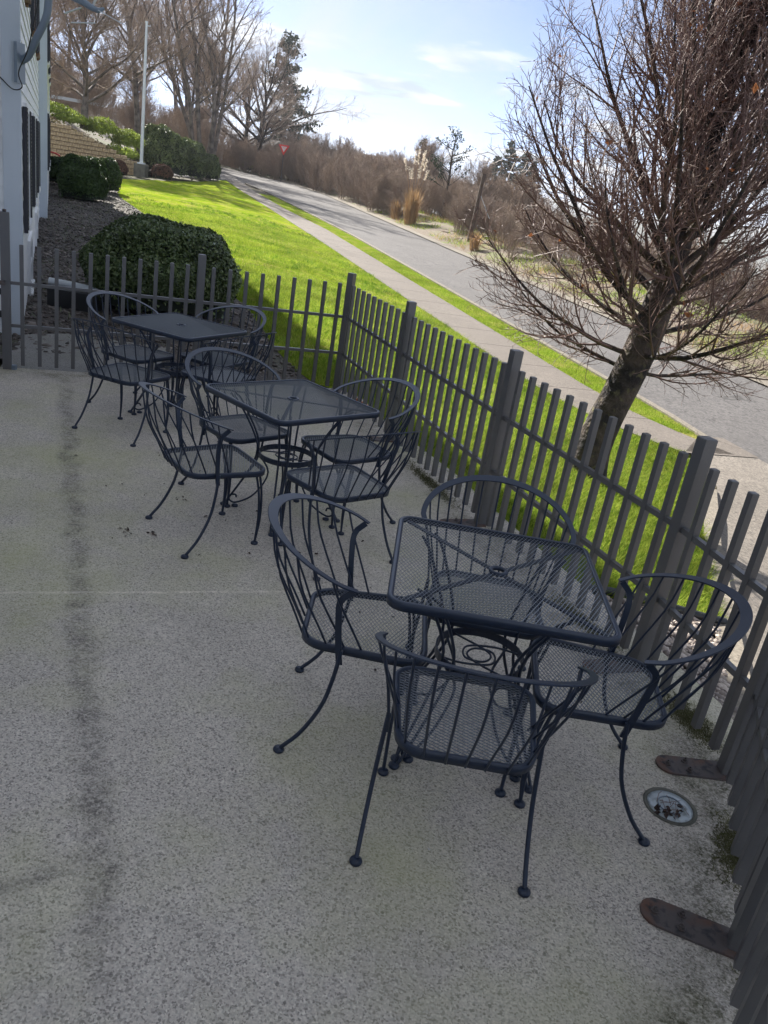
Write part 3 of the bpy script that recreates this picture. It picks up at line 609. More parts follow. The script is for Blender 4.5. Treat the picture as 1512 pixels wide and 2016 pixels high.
def make_chair():
    t = thing('patio_chair', '', 'chair', (0, 0, 0))
    out = rrect(.222, .222, .085, 8, .085)
    b = MB(); ring_sweep(b, out, [(-.006, -.015), (.004, -.015), (.006, .008), (.003, .013), (-.005, .014), (-.014, .011), (-.014, .008), (-.006, .006)], .425); b.build('seat_frame', m_iron, t, True)
    inner = rrect(.214, .214, .08, 8, .085)
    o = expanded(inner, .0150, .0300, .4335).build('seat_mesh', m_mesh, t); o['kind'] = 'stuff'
    # back hoop: flat band, high at the back, falling to the arm tips
    th = np.linspace(R_(-101), R_(101), 41); cx, ax, ay = -.105, .285, .312
    H = np.stack([cx - ax * np.cos(th), ay * np.sin(th) * (1 - .05 * (np.abs(th) > R_(90)) * (np.abs(th) - R_(90)) * 4), .722 + .108 * np.maximum(np.cos(th), -.3) ** 1], 1)
    Tn = np.gradient(H, axis=0); Tn /= np.linalg.norm(Tn, axis=1)[:, None]
    tn = np.array([.108, 0, .285]); tn = tn / np.linalg.norm(tn)      # normal of the tilted hoop plane
    Side = np.cross(Tn, np.tile(tn, (len(H), 1))); Side /= np.linalg.norm(Side, axis=1)[:, None]; Up = np.cross(Side, Tn)
    wv = .010 + .0085 * np.cos(th / 1.15) ** 2
    b = MB(); prof = np.array([(-1, -.0028), (1, -.0028), (1.06, 0), (1, .0030), (-1, .0030), (-1.06, 0)]); m_ = len(prof)
    V = H[:, None] + (prof[None, :, 0, None] * wv[:, None, None]) * Side[:, None] + prof[None, :, 1, None] * Up[:, None]
    F = []
    for i in range(len(H) - 1):
        for q in range(m_): F.append((i * m_ + q, i * m_ + (q + 1) % m_, (i + 1) * m_ + (q + 1) % m_, (i + 1) * m_ + q))
    b.add(V.reshape(-1, 3), F); b.poly(V[0][::-1]); b.poly(V[-1]); b.build('back_hoop', m_iron, t, False)
    # spindles fan from the seat rim up and outwards to the hoop
    for k_ in range(13):
        a = R_(-84 + 14 * k_)
        top = np.array([cx - ax * math.cos(a), ay * math.sin(a), .722 + .108 * math.cos(a) - .003])
        a2 = R_(-96 + 16 * k_); s_ = np.array([-math.cos(a2), math.sin(a2)])
        # point on the seat outline in direction s_
        base = np.array([-.02, 0]) + np.array([s_[0] * .215, s_[1] * .208]) * (1.0 / max(abs(s_[0]) ** 4 + abs(s_[1]) ** 4, .1) ** .25) * .985
        bs = np.array([base[0], base[1], .415]); mid1 = bs * .72 + top * .28; mid1[2] = .50; mid2 = bs * .28 + top * .72; mid2[2] = .655
        mid2[:2] = bs[:2] * .20 + top[:2] * .80
        b = MB(); b.tube(smooth_curve([bs, mid1, mid2, top], 9), .0042, 6); b.build('spindle', m_iron, t, True)
    for s_ in (-1, 1):
        b = MB(); tip = H[0 if s_ < 0 else -1]
        pts = [(tip[0] - .012, tip[1], tip[2] - .002), (tip[0] - .05, s_ * .285, .655), (-.10, s_ * .262, .575), (-.085, s_ * .240, .44), (-.075, s_ * .236, .38)]
        C_ = smooth_curve(pts, 12); Tn = np.gradient(C_, axis=0); Tn /= np.linalg.norm(Tn, axis=1)[:, None]; Sd = np.cross(Tn, np.tile((0, 1., 0), (12, 1))); Sd /= np.linalg.norm(Sd, axis=1)[:, None]; Uq = np.cross(Sd, Tn)
        b.sweep(C_, [(-.011, -.004), (.011, -.004), (.011, .004), (-.011, .004)], Sd, Uq); b.build('arm_support', m_iron, t)
        b = MB(); b.tube(smooth_curve([(-.075, s_ * .240, .44), (-.088, s_ * .246, .33), (-.115, s_ * .252, .21), (-.175, s_ * .258, .09), (-.238, s_ * .262, .014)], 14), .0078, 8)
        lg = b.build('leg', m_iron, t, True); b = MB(); b.tube([(-.243, s_ * .262, 0), (-.243, s_ * .262, .006), (-.243, s_ * .262, .012), (-.243, s_ * .262, .017)], [.019, .021, .019, .009], 14); b.build('foot', m_iron, lg, True)
        b = MB()
        for o_ in (-.010, .010): b.tube(smooth_curve([(.165 + o_, s_ * .212, .42), (.188 + o_ * .8, s_ * .216, .30), (.196 + o_ * .5, s_ * .215, .15), (.185, s_ * .212, .014)], 10), .0066, 6)
        lg = b.build('leg', m_iron, t, True); b = MB(); b.tube([(.185, s_ * .212, 0), (.185, s_ * .212, .006), (.185, s_ * .212, .012), (.185, s_ * .212, .017)], [.019, .021, .019, .009], 14); b.build('foot', m_iron, lg, True)
    return t
def make_table():
    t = thing('patio_table', '', 'table', (0, 0, 0)); S = .381
    out = rrect(S, S, .062, 9)
    b = MB(); ring_sweep(b, out, [(-.006, -.026), (0, -.026), (0, -.004), (-.003, .001), (-.012, .003), (-.020, .001), (-.020, -.003), (-.006, -.004)], .728); b.build('table_rim', m_iron, t, True)
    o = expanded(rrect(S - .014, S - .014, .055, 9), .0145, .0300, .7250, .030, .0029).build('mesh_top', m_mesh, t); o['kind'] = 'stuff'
    b = MB(); th = np.arange(24) / 24 * 2 * np.pi; ring_sweep(b, np.stack([.030 * np.cos(th), .030 * np.sin(th)], 1), [(-.008, -.010), (.004, -.010), (.006, .0), (.002, .004), (-.006, .004), (-.009, 0)], .727); b.build('umbrella_hole_ring', m_iron, t, True)
    # flat cross straps below the mesh
    for a in (45, 135):
        for s_ in (0, 180):
            d = np.array([math.cos(R_(a + s_)), math.sin(R_(a + s_))]); b = MB(); b.bar((*(d * .036), .718), (*(d * .49), .718), .020, .005); b.build('brace', m_iron, t)
    # waist hoop with scroll
    b = MB(); n = 32; th = np.arange(n) / n * 2 * np.pi; ring_sweep(b, np.stack([.165 * np.cos(th), .165 * np.sin(th)], 1), [(-.003, -.016), (.003, -.016), (.003, .016), (-.003, .016)], .375); b.build('waist_hoop', m_iron, t)
    b = MB()
    for s_ in (1, -1):
        P = [(s_ * .163 * math.cos(R_(a)), s_ * .163 * math.sin(R_(a)), .372) for a in (200,)] + [(s_ * -.06, s_ * -.075, .372), (s_ * .045, s_ * -.05, .372), (s_ * .055, s_ * .03, .372), (s_ * -.01, s_ * .045, .372), (s_ * -.045, 0, .372), (s_ * -.02, s_ * -.05, .372), (s_ * .09, s_ * -.13, .372)]
        b.tube(smooth_curve(P, 40), .0042, 6)
    b.build('scroll', m_iron, t, True)
    for k_ in range(4):
        a = R_(45 + 90 * k_); d = np.array([math.cos(a), math.sin(a), 0]); q = np.array([-d[1], d[0], 0]); b = MB()
        for o_ in (-1, 1):
            P = [d * .36 + q * o_ * .035 + np.array([0, 0, .713]), d * .30 + q * o_ * .034 + np.array([0, 0, .66]), d * .195 + q * o_ * .028 + np.array([0, 0, .48]), d * .176 + q * o_ * .026 + np.array([0, 0, .375]), d * .215 + q * o_ * .022 + np.array([0, 0, .25]), d * .33 + q * o_ * .012 + np.array([0, 0, .04]), d * .35 + q * o_ * .006 + np.array([0, 0, .012])]
            b.tube(smooth_curve(P, 18), .0062, 6)
        lg = b.build('leg', m_iron, t, True)
        b = MB(); P = [d * .176 + np.array([0, 0, .37]), d * .10 + np.array([0, 0, .25]), d * .17 + np.array([0, 0, .10]), d * .27 + np.array([0, 0, .030]), d * .315 + np.array([0, 0, .035]), d * .318 + np.array([0, 0, .068]), d * .285 + np.array([0, 0, .078]), d * .277 + np.array([0, 0, .06])]
        b.tube(smooth_curve(P, 30), .0058, 6); b.build('scroll', m_iron, lg, True)
        for rr_ in (.352, .282):
            f = d * rr_; b = MB(); b.tube([f, f + [0, 0, .006], f + [0, 0, .012], f + [0, 0, .017]], [.019, .021, .019, .009], 14); b.build('foot', m_iron, lg, True)
    return t
tab0 = make_table(); ch0 = make_chair()
tabs = [(.439, 2.596, -.0144, 'mesh-topped square table nearest the camera, beside the fence'), (-.630, 4.514, .826, 'middle one of the three square mesh-topped tables, turned cornerwise'), (-1.793, 6.172, 1.163, 'farthest square mesh-topped table, near the gate post and the big shrub')]
for i, (x, y, a, lb) in enumerate(tabs):
    t = tab0 if i == 0 else copy_tree(tab0); t.location = (x, y, 0); t.rotation_euler = (0, 0, a); tag(t, lb, 'table', 'square mesh-topped patio tables')
def c_at(x, y, fx, fy, lb): return (x, y, math.atan2(fy, fx), lb)
chairs = [
    c_at(.358, 2.118, .02, 1, 'barrel-back iron chair nearest the camera, its back towards us'),
    c_at(.005, 2.600, 1, .015, 'barrel-back chair on the left side of the nearest table'),
    c_at(.842, 2.455, -.996, .083, 'barrel-back chair on the right of the nearest table, against the fence'),
    c_at(.467, 2.935, -.048, -.999, 'barrel-back chair on the far side of the nearest table, facing the camera'),
    c_at(-.962, 4.066, .779, .626, 'chair at the middle table with its open left arm nearest the bare patio'),
    c_at(-.262, 4.065, -.68, .733, 'chair at the near right side of the middle table, just behind the nearest table'),
    c_at(-.955, 4.755, .758, -.652, 'chair between the middle table and the farthest table, facing the middle one'),
    c_at(-.290, 4.700, -.769, -.64, 'chair at the middle table beside the fence, seen with its hoop against the pickets'),
    c_at(-1.985, 5.585, .335, .94, 'chair at the near side of the farthest table, its back to the empty patio'),
    c_at(-2.160, 6.263, .919, -.395, 'chair at the far left of the farthest table, close to the gate'),
    c_at(-1.590, 6.535, -.45, -.89, 'chair behind the farthest table in front of the dark shrub'),
    c_at(-1.420, 6.000, -.919, .395, 'chair at the right of the farthest table, mostly hidden behind other chairs'),
]
for i, (x, y, a, lb) in enumerate(chairs):
    t = ch0 if i == 0 else copy_tree(ch0); t.location = (x, y, 0); t.rotation_euler = (0, 0, a); tag(t, lb, 'chair', 'barrel-back wrought iron chairs round the tables')

# ------------------------------------------------------------------ recessed light, litter on the slab
rl = thing('recessed_light', 'round recessed ground light filled with leaves, between the two foot plates', 'ground light', (1.213, 2.385, 0))
b = MB(); th = np.arange(28) / 28 * 2 * np.pi; ring_sweep(b, np.stack([.088 * np.cos(th), .088 * np.sin(th)], 1), [(-.006, -.02), (.010, -.02), (.010, .0035), (-.004, .004)], 0); b.build('rim', m_conc2, rl, True)
b = MB(); b.tube([(0, 0, -.018), (0, 0, .0015), (0, 0, .0045)], [.083, .083, .060], 28); b.build('lens', mat('frosted_lens', (.50, .56, .60), .15, spec=.7, var=[(30, (.25, .27, .26), .5, .7)]), rl, True)
b = MB(); ring_sweep(b, np.stack([.045 * np.cos(th), .045 * np.sin(th)], 1), [(-.0015, 0), (.0015, 0), (.0015, .004), (-.0015, .004)], .0045); b.build('wire_guard', m_pipe, rl)
b = MB(); b.cyl((.035, .005, .004), (.035, .005, .0075), .009, 10); b.build('screw', m_black, rl)
r = np.random.default_rng(4)
pp = np.stack([r.normal(-.02, .022, 26), r.normal(-.042, .014, 26), r.uniform(.006, .013, 26)], 1)
leaves('leaf_litter', pp, np.tile([0, 0, 1.], (26, 1)), .024, mat('wet_leaves', (.05, .03, .025), .6), rl, 5, .6, .5, 'stuff')
b = MB()
for k_ in range(9):
    a = r.uniform(0, 3.14); c_ = r.normal(0, .02, 2); d = np.array([math.cos(a), math.sin(a)]) * r.uniform(.02, .05); b.tube([(*(c_ - d), .011), (*(c_ + r.normal(0, .005, 2)), .014), (*(c_ + d), .011)], .0011, 4)
b.build('twig', m_twig, rl)
pp = []
for cx, cy, s_, n in ((-1.37, 3.88, .035, 8), (-1.23, 3.93, .03, 8), (-1.3, 4.45, .05, 7), (-.6, 4.0, .35, 20), (-1.6, 5.2, .4, 16), (.2, 3.4, .5, 18)):
    for _ in range(n): pp.append((cx + r.normal(0, s_), cy + r.normal(0, s_), .006))
pp = np.array(pp); leaves('fallen_leaves', pp, np.tile([0, 0, 1.], (len(pp), 1)), .022, mat('brown_leaves', (.055, .035, .028), .7), None, 6, .6, .4, 'stuff')
pp = np.stack([r.uniform(-2.5, 1.2, 160), r.uniform(1.2, 6.2, 160), np.full(160, .001)], 1)
pebbles('grit', pp, .0028, mat('pale_grit', (.55, .53, .5), .8), 7)
b = MB(); P = [(-.44, 7.48, .05), (-.33, 7.30, .055), (-.25, 7.12, .06), (-.20, 6.98, .05)]
b.tube(smooth_curve(P, 12), .012, 6); tag(b.build('plastic_tube', m_orange, None, True), 'short orange plastic tube lying at the foot of the fence corner', 'tube')

# ------------------------------------------------------------------ building on the left
VA = R_(-24.4); bd = np.array([math.sin(VA), math.cos(VA)]); bn = np.array([bd[1], -bd[0]])
C1 = np.array([-4.077, 8.228])
def bp(s, off=0.0): return C1 + bd * s + bn * off
bld = thing('white_building', 'tall white clapboard building with dark shutters along the left of the patio', 'building', (0, 0, 0))
HB = 9.6
CO = .150
def wall_face(p0, p1, z0, z1, nrm, rows=True, wm=m_white, name='clapboard'):
    """backing wall plus one tilted board per course"""
    p0, p1 = np.array(p0), np.array(p1); d = p1 - p0; L_ = np.linalg.norm(d); d = d / L_; nrm = np.array(nrm)
    z = z0; k_ = 0
    b = MB(); A = [(0, -.012, 0), (L_, -.012, 0), (L_, .004, CO - .002), (0, .004, CO - .002), (0, .012, 0), (L_, .012, 0), (L_, .008, CO - .002), (0, .008, CO - .002)]
    me = None
    V = np.array([(0, -.02, 0), (L_, -.02, 0), (L_, .018, 0), (0, .018, 0), (0, -.02, CO + .008), (L_, -.02, CO + .008), (L_, .003, CO + .008), (0, .003, CO + .008)])
    W_ = np.array([[d[0], nrm[0]], [d[1], nrm[1]]]); XY = V[:, :2] @ W_.T
    b.add(np.column_stack([XY, V[:, 2]]), BOXF); me = b.mesh(name, wm)
    while z < z1: link(name, me, bld, (p0[0], p0[1], z)); z += CO
ZB = -.10
# section one: protruding wall, corner board facing the camera, and the return back to the near wall
E1, E2, P2 = 12.0, 26.0, .16
wall_face(bp(.03, 0), bp(E1, 0), ZB, HB, bn)
wall_face(bp(0, -.40), bp(0, -.13), ZB, HB, -bd)
wall_face(bp(E1, P2), bp(E2, P2), ZB + .2, HB, bn)
wall_face(bp(-11, -.26), bp(-.02, -.26), ZB, HB, bn)
def wbox(name, s0, s1, o0, o1, z0, z1, mt, parent=None):
    b = MB(); P = [bp(s, o) for s, o in ((s0, o0), (s1, o0), (s1, o1), (s0, o1))]
    V = [(*p, z0) for p in P] + [(*p, z1) for p in P]; b.add(V, BOXF); return b.build(name, mt, parent or bld)
wbox('corner_board', -.030, .125, -.135, .030, ZB - .05, HB + .1, m_trim)
wbox('corner_board', E1 - .02, E1 + .14, P2 - .16, P2 + .028, ZB, HB + .1, m_trim)
wbox('corner_board', -.30, -.03, -.285, -.225, ZB - .05, HB + .1, m_white)
wbox('corner_board', E2 - .1, E2 + .02, P2 - .1, P2 + .03, ZB + .2, HB + .1, m_trim)
wbox('wall_core', -11, -.03, -7, -.285, ZB - .3, HB + .1, m_white)
wbox('wall_core', .0, E1, -7, -.025, ZB - .3, HB + .1, m_white)
wbox('wall_core', E1, E2, -7, P2 - .025, ZB - .3, HB + .1, m_white)
wbox('foundation', .02, E1, -.03, .012, ZB - .5, ZB + .02, m_conc2)
wbox('foundation', -11, -.03, -.3, -.245, ZB - .5, ZB + .02, m_conc2)
wbox('eaves', -11.3, E2 + .4, -7.3, P2 + .28, HB + .1, HB + .34, m_white)
b = MB(); q = [bp(-11.3, P2 + .3), bp(E2 + .4, P2 + .3), bp(E2 + .4, -3.5), bp(-11.3, -3.5), bp(E2 + .4, -7.3), bp(-11.3, -7.3)]
zz = [HB + .34, HB + .34, HB + 1.5, HB + 1.5, HB + .34, HB + .34]; V = [(*p, z) for p, z in zip(q, zz)]; b.add(V, [(0, 1, 2, 3), (3, 2, 4, 5)]); b.build('roof', mat('roof_shingles', (.09, .085, .08), .9, bump=(9, .5, .02)), bld)
def window(s0, s1, z0, z1, off, shutters=True, mt=m_white, par=bld):
    f = MB(); P = lambda s, o, z: (*bp(s, off + o), z)
    def bx(b, a0, a1, o0, o1, c0, c1):
        q = [bp(a0, off + o0), bp(a1, off + o0), bp(a1, off + o1), bp(a0, off + o1)]; b.add([(*p, c0) for p in q] + [(*p, c1) for p in q], BOXF)
    bx(f, s0 - .09, s0, .0, .048, z0 - .09, z1 + .09); bx(f, s1, s1 + .09, .0, .048, z0 - .09, z1 + .09)
    bx(f, s0, s1, .0, .048, z1, z1 + .09); bx(f, s0 - .03, s1 + .03, .0, .075, z0 - .06, z0); bx(f, s0, s1, .0, .036, (z0 + z1) / 2 - .02, (z0 + z1) / 2 + .02)
    w = f.build('window', mt, bld)
    g = MB(); bx(g, s0, s1, .0, .020, z0, z1); g.build('pane', m_glass, w)
    if shutters:
        for a0, a1 in ((s0 - .50, s0 - .10), (s1 + .10, s1 + .50)):
            h = MB(); bx(h, a0, a0 + .05, .02, .062, z0 - .04, z1 + .04); bx(h, a1 - .05, a1, .02, .062, z0 - .04, z1 + .04); bx(h, a0 + .05, a1 - .05, .02, .040, z0 - .04, z1 + .04)
            sh = h.build('shutter', m_shut, bld); lv = MB(); z = z0
            while z < z1: bx(lv, a0 + .05, a1 - .05, .042, .060, z, z + .022); z += .045
            o = lv.build('louvre', m_shut, sh); o['kind'] = 'stuff'
for s0, s1 in ((1.25, 2.25), (5.2, 6.2), (8.9, 9.9)): window(s0, s1, .95, 2.12, 0.0)
for s0, s1 in ((1.5, 2.4), (5.4, 6.3), (9.1, 9.9)): window(s0, s1, 3.35, 4.60, 0.0, True, m_wood)
for s0, s1 in ((2.3, 3.5), (6.8, 8.1)): window(s0, s1, .02, .58, 0.0, False)
for s0, s1 in ((14.2, 15.2), (18.5, 19.5), (22.5, 23.4)): window(s0, s1, 1.2, 2.4, P2); window(s0, s1, 3.6, 4.8, P2)
wbox('wall_tag', -.05, -.028, -.245, -.20, 1.66, 2.0, mat('brown_tag', (.12, .06, .045), .6))
# meter box at the foot of the near corner
wbox('vent_cover', -.045, -.018, -.30, -.16, .13, .42, m_black)
wbox('vent_cover', -.050, -.046, -.27, -.18, .20, .36, m_white)

# bracket arm with the dish feed and its cable
arm = thing('roof_antenna', 'grey bracket arm with a dish feed and looping cable on the building corner', 'antenna', (0, 0, 0))
a0 = np.array([*bp(.0, .03), 2.52])
pts = [a0, a0 + np.array([.09, -.02, .06]), a0 + np.array([.20, -.10, .20]), a0 + np.array([.30, -.15, .34]), a0 + np.array([.335, -.16, .46]), a0 + np.array([.345, -.16, .72])]
b = MB(); b.tube(smooth_curve(pts, 20), .034, 10); b.build('arm', m_pipe, arm, True)
b = MB(); b.box(a0 + np.array([.0, -.02, -.02]), (.03, .16, .34)); b.build('bracket', m_pipe, arm)
b = MB(); b.box(a0 + np.array([.35, -.18, .70]), (.20, .16, .13), .3); b.build('housing', m_pipe, arm)
b = MB(); b.tube(smooth_curve([a0 + np.array([.40, -.18, .60]), a0 + np.array([.60, -.16, .56]), a0 + np.array([.76, -.12, .50]), a0 + np.array([.82, -.1, .53])], 8), [.012, .03, .034, .03, .026, .022, .018, .01], 8); b.build('feed_horn', m_pipe, arm, True)
for q0, q1 in (((.48, -.15, .43), (.62, -.12, .50)), ((.56, -.2, .36), (.74, -.1, .40)), ((.70, -.1, .50), (.80, -.1, .70)), ((.42, -.15, .64), (.62, -.12, .70)), ((.78, -.12, .5), (1.02, -.12, .42))):
    b = MB(); b.bar(a0 + np.array(q0), a0 + np.array(q1), .035, .008); b.build('antenna_fin', m_pole, arm)
b = MB(); cp = [a0 + np.array(v) for v in ((.42, -.2, .62), (.30, -.2, .58), (.24, -.19, .40), (.14, -.14, .10), (.03, -.10, -.10), (.06, -.10, -.22), (-.03, -.10, -.25), (-.16, -.10, -.16), (-.30, -.08, -.10))]
b.tube(smooth_curve(cp, 50), .0055, 6); b.build('cable', m_black, arm, True)
# black box with a white pipe lying in the bed
sb = thing('utility_box', 'black ground box with a white drain pipe against the building in the stone bed', 'box', (-4.33, 10.05, 0))
b = MB(); b.box((.08, 0, .08), (.62, .34, .24)); b.build('box_body', m_black, sb)
b = MB(); b.tube(smooth_curve([(-.28, .0, .26), (.0, .02, .25), (.25, .0, .235), (.40, -.02, .20)], 10), .045, 10); b.build('drain_pipe', m_pole, sb, True)

# ------------------------------------------------------------------ shrubs
def shrub(name, label, cx, cy, hx, hy, h, n, size, mt, seed, cat='shrub', rz=0., group=None, pw=3.0, core=True, asp=.55, z0=None, rough=.045):
    z0 = float(Txy(cx, cy)) if z0 is None else z0
    t = thing(name, label, cat, (cx, cy, z0), rz, group); r = np.random.default_rng(seed)
    D = r.normal(0, 1, (n, 3)); D[:, 2] = np.abs(D[:, 2]) * 1.0 - .25; D /= np.linalg.norm(D, axis=1)[:, None]
    rad = 1 / (np.abs(D[:, 0]) ** pw + np.abs(D[:, 1]) ** pw + np.abs(D[:, 2]) ** pw) ** (1 / pw)
    lump = 1 + .045 * np.sin(D[:, 0] * 7 + seed) + .04 * np.sin(D[:, 1] * 8 + 2 * seed) + .035 * np.sin(D[:, 2] * 9)
    dep = 1 - np.abs(r.normal(0, rough, n)) + (r.uniform(0, 1, n) < .03) * r.uniform(0, .05, n)
    S_ = np.array([hx, hy, h * .62]); P = D * (rad * lump * dep)[:, None] * S_ + [0, 0, h * .40]
    ok = P[:, 2] > .0; leaves('foliage', P[ok], (D / S_)[ok] / np.linalg.norm((D / S_)[ok], axis=1)[:, None] + [0, 0, .2], size, mt, t, seed, asp, .75)
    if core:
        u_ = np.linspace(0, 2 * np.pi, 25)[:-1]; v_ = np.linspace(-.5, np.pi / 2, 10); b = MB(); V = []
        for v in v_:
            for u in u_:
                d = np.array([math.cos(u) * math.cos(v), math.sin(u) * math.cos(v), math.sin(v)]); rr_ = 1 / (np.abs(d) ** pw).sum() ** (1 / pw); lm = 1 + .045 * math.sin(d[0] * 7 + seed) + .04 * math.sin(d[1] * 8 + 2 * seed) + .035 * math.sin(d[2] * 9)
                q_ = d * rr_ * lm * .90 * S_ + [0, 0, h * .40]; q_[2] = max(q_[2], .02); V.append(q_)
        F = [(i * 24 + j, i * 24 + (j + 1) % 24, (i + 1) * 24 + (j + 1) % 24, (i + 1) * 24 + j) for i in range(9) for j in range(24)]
        b.add(V, F); b.build('inner_shade', m_shade_core, t, True)  # added dark inner dome: shade behind the leaves put in as colour
    return t
shrub('round_shrub', 'big rounded glossy dark green shrub just beyond the far fence', -3.42, 10.78, .96, .96, 1.10, 34000, .050, m_shrub, 3, rz=R_(20), pw=2.6, rough=.06)
shrub('round_shrub', 'clipped dark green shrub in the mulch bed, second from the patio', -10.85, 25.95, .66, .70, .88, 12000, .06, m_box, 4, pw=3.2)
shrub('round_shrub', 'flat-topped clipped shrub behind the second one, before the block wall', -12.0, 28.8, .70, .7, 1.10, 9000, .07, m_box, 5, pw=3.4)
shrub('round_shrub', 'small sunlit clipped shrub beside the building end and red rail', -13.45, 30.1, .5, .5, .92, 4000, .07, m_box, 6, pw=2.6)
shrub('round_shrub', 'upright clipped shrub at the lawn edge, rightmost of the clipped group', -12.0, 30.9, .42, .6, 1.12, 4000, .07, m_box, 7, pw=3)
for (x, y, hx, h, lb) in ((-16.6, 44.2, .42, .72, 'maroon shrub between the block wall and the flagpole'), (-15.45, 47.75, .55, .78, 'reddish brown mounded shrub on the right of the flagpole base'), (-17.45, 44.6, .35, .6, 'low maroon shrub left of the flagpole under the block wall')):
    shrub('low_shrub', lb, x, y, hx, hx, h, 2500, .07, m_red_lv, int(y * 7), group='reddish shrubs under the block wall')
for (x, y, hx, hy, h, sd, lb) in ((-16.7, 52.2, 1.25, 1.2, 2.5, 21, 'broad glossy evergreen hedge bush right behind the flagpole'), (-16.0, 54.2, 1.2, 1.1, 2.2, 22, 'dark evergreen bush below the cluster of tall bare trunks'), (-15.25, 56.3, .85, .9, 1.5, 23, 'low dark bush at the road bend, rightmost of the evergreen bushes'), (-18.0, 54.5, 1.1, 1.0, 2.7, 24, 'evergreen bush with pale sunlit top between the thin tree and the hedge')):
    shrub('evergreen_bush', lb, x, y, hx * 1.06, hy, h * 1.05, 8000, .17, m_rhodo, sd, group='evergreen bushes under the tall trees', pw=2.2, rough=.13)
for (x, y, hx, h, z0, sd, lb) in ((-20.2, 50.9, 1.1, 1.2, 2.3, 31, 'lime green bush on the slope right of the forked tree'), (-18.8, 51.5, 1.0, 1.3, 1.8, 32, 'lime green bush beside the thin leaning trunk'), (-22.9, 50.2, 1.6, .8, 3.05, 33, 'lime green low bush above the left end of the block wall'), (-21.6, 49.9, 1.2, .7, 2.75, 34, 'lime green low bush around the foot of the forked tree'), (-18.6, 49.6, 1.3, .75, 1.35, 35, 'low lime bush trailing over the right end of the block wall')):
    shrub('lime_bush', lb, x, y, hx, .9, h, 1900, .14, m_lime, sd, group='lime green bushes above the block wall', pw=2, z0=z0, core=False, rough=.28)

# ------------------------------------------------------------------ block retaining wall
rw = thing('block_wall', 'tan block retaining wall stepping down behind the clipped shrubs', 'wall', (0, 0, 0))
A_ = np.array([-21.6, 42.4]); B_ = np.array([-16.7, 49.6]); wd = (B_ - A_); WL = np.linalg.norm(wd); wd /= WL; wnr = np.array([wd[1], -wd[0]])
BW, BH = .46, .205; b = MB()
V = np.array([(.008, .05, .006), (BW - .008, .05, .006), (BW - .008, .3, .006), (.008, .3, .006), (.008, .05, BH - .006), (BW - .008, .05, BH - .006), (BW - .008, .3, BH - .006), (.008, .3, BH - .006)])
fr = np.array([(.05, .0, .03), (BW - .05, .0, .03), (BW - .05, .0, BH - .03), (.05, .0, BH - .03)])
b.add(V, BOXF[[0, 1, 3, 4, 5]]); b.add(np.vstack([V[[0, 1, 5, 4]], fr]), [(0, 1, 5, 4), (1, 2, 6, 5), (2, 3, 7, 6), (3, 0, 4, 7), (4, 5, 6, 7)])
me_bl = b.mesh('block', m_block); nb = 0; angw = math.atan2(wd[1], wd[0]); bm_ = MB()
for row in range(16):
    z = .0 + row * BH
    for k_ in range(int(WL / BW)):
        s_ = k_ * BW + (row % 2) * BW / 2; top = np.interp(s_, [0, 2.2, WL], [3.05, 2.95, 1.15]); bot = np.interp(s_, [0, WL], [.15, .6])
        if z + BH > top or z + BH < bot: continue
        p = A_ + wd * s_; jit = -wnr * .012 * row
        if nb < 295:
            link('block', me_bl, rw, (p[0] + jit[0], p[1] + jit[1], z), angw, None); nb += 1
        else: pass
b = MB(); q0, q1 = A_ - wnr * .32, B_ - wnr * .32; b.add([(*q0, 0), (*q1, 0), (*q1, 1.0), (*(A_ + wd * 2.2 - wnr * .32), 2.8), (*q0, 2.9)], [(0, 1, 2, 3, 4)]); b.build('backing', m_conc2, rw)
# soil slope behind the wall
b = MB(); N1, N2 = 14, 10; V = []
for i in range(N1):
    s_ = -6 + (WL + 9) * i / (N1 - 1); tz = np.interp(s_, [0, 2.2, WL, WL + 3], [2.95, 2.85, 1.0, .5])
    for j in range(N2):
        dd = j / (N2 - 1) * 26; p = A_ + wd * s_ - wnr * (dd + .3); V.append((p[0], p[1], tz + .085 * dd + .12 * math.sin(s_ * 1.3 + j) * (j > 0)))
b.add(V, [(i * N2 + j, (i + 1) * N2 + j, (i + 1) * N2 + j + 1, i * N2 + j + 1) for i in range(N1 - 1) for j in range(N2 - 1)]); o = b.build('terrain_bank', m_hillside, None, True); o['kind'] = 'structure'
r = np.random.default_rng(8); n = 9000; s_ = r.uniform(-4, WL + 1, n); dd = r.uniform(.2, 9, n) ** 1.0; tz = np.interp(s_, [0, 2.2, WL, WL + 3], [2.95, 2.85, 1.0, .5])
P = np.column_stack([A_[0] + wd[0] * s_ - wnr[0] * (dd + .3), A_[1] + wd[1] * s_ - wnr[1] * (dd + .3), tz + .085 * dd + .05 + r.uniform(0, .25, n)])
leaves('dry_ground_cover', P, np.tile([0, 0, 1.], (n, 1)), .16, leafmat('dry_cover', (.10, .075, .05), (.22, .19, .10), .8, .2, .5, .2), None, 9, .4, 1.0, 'stuff')

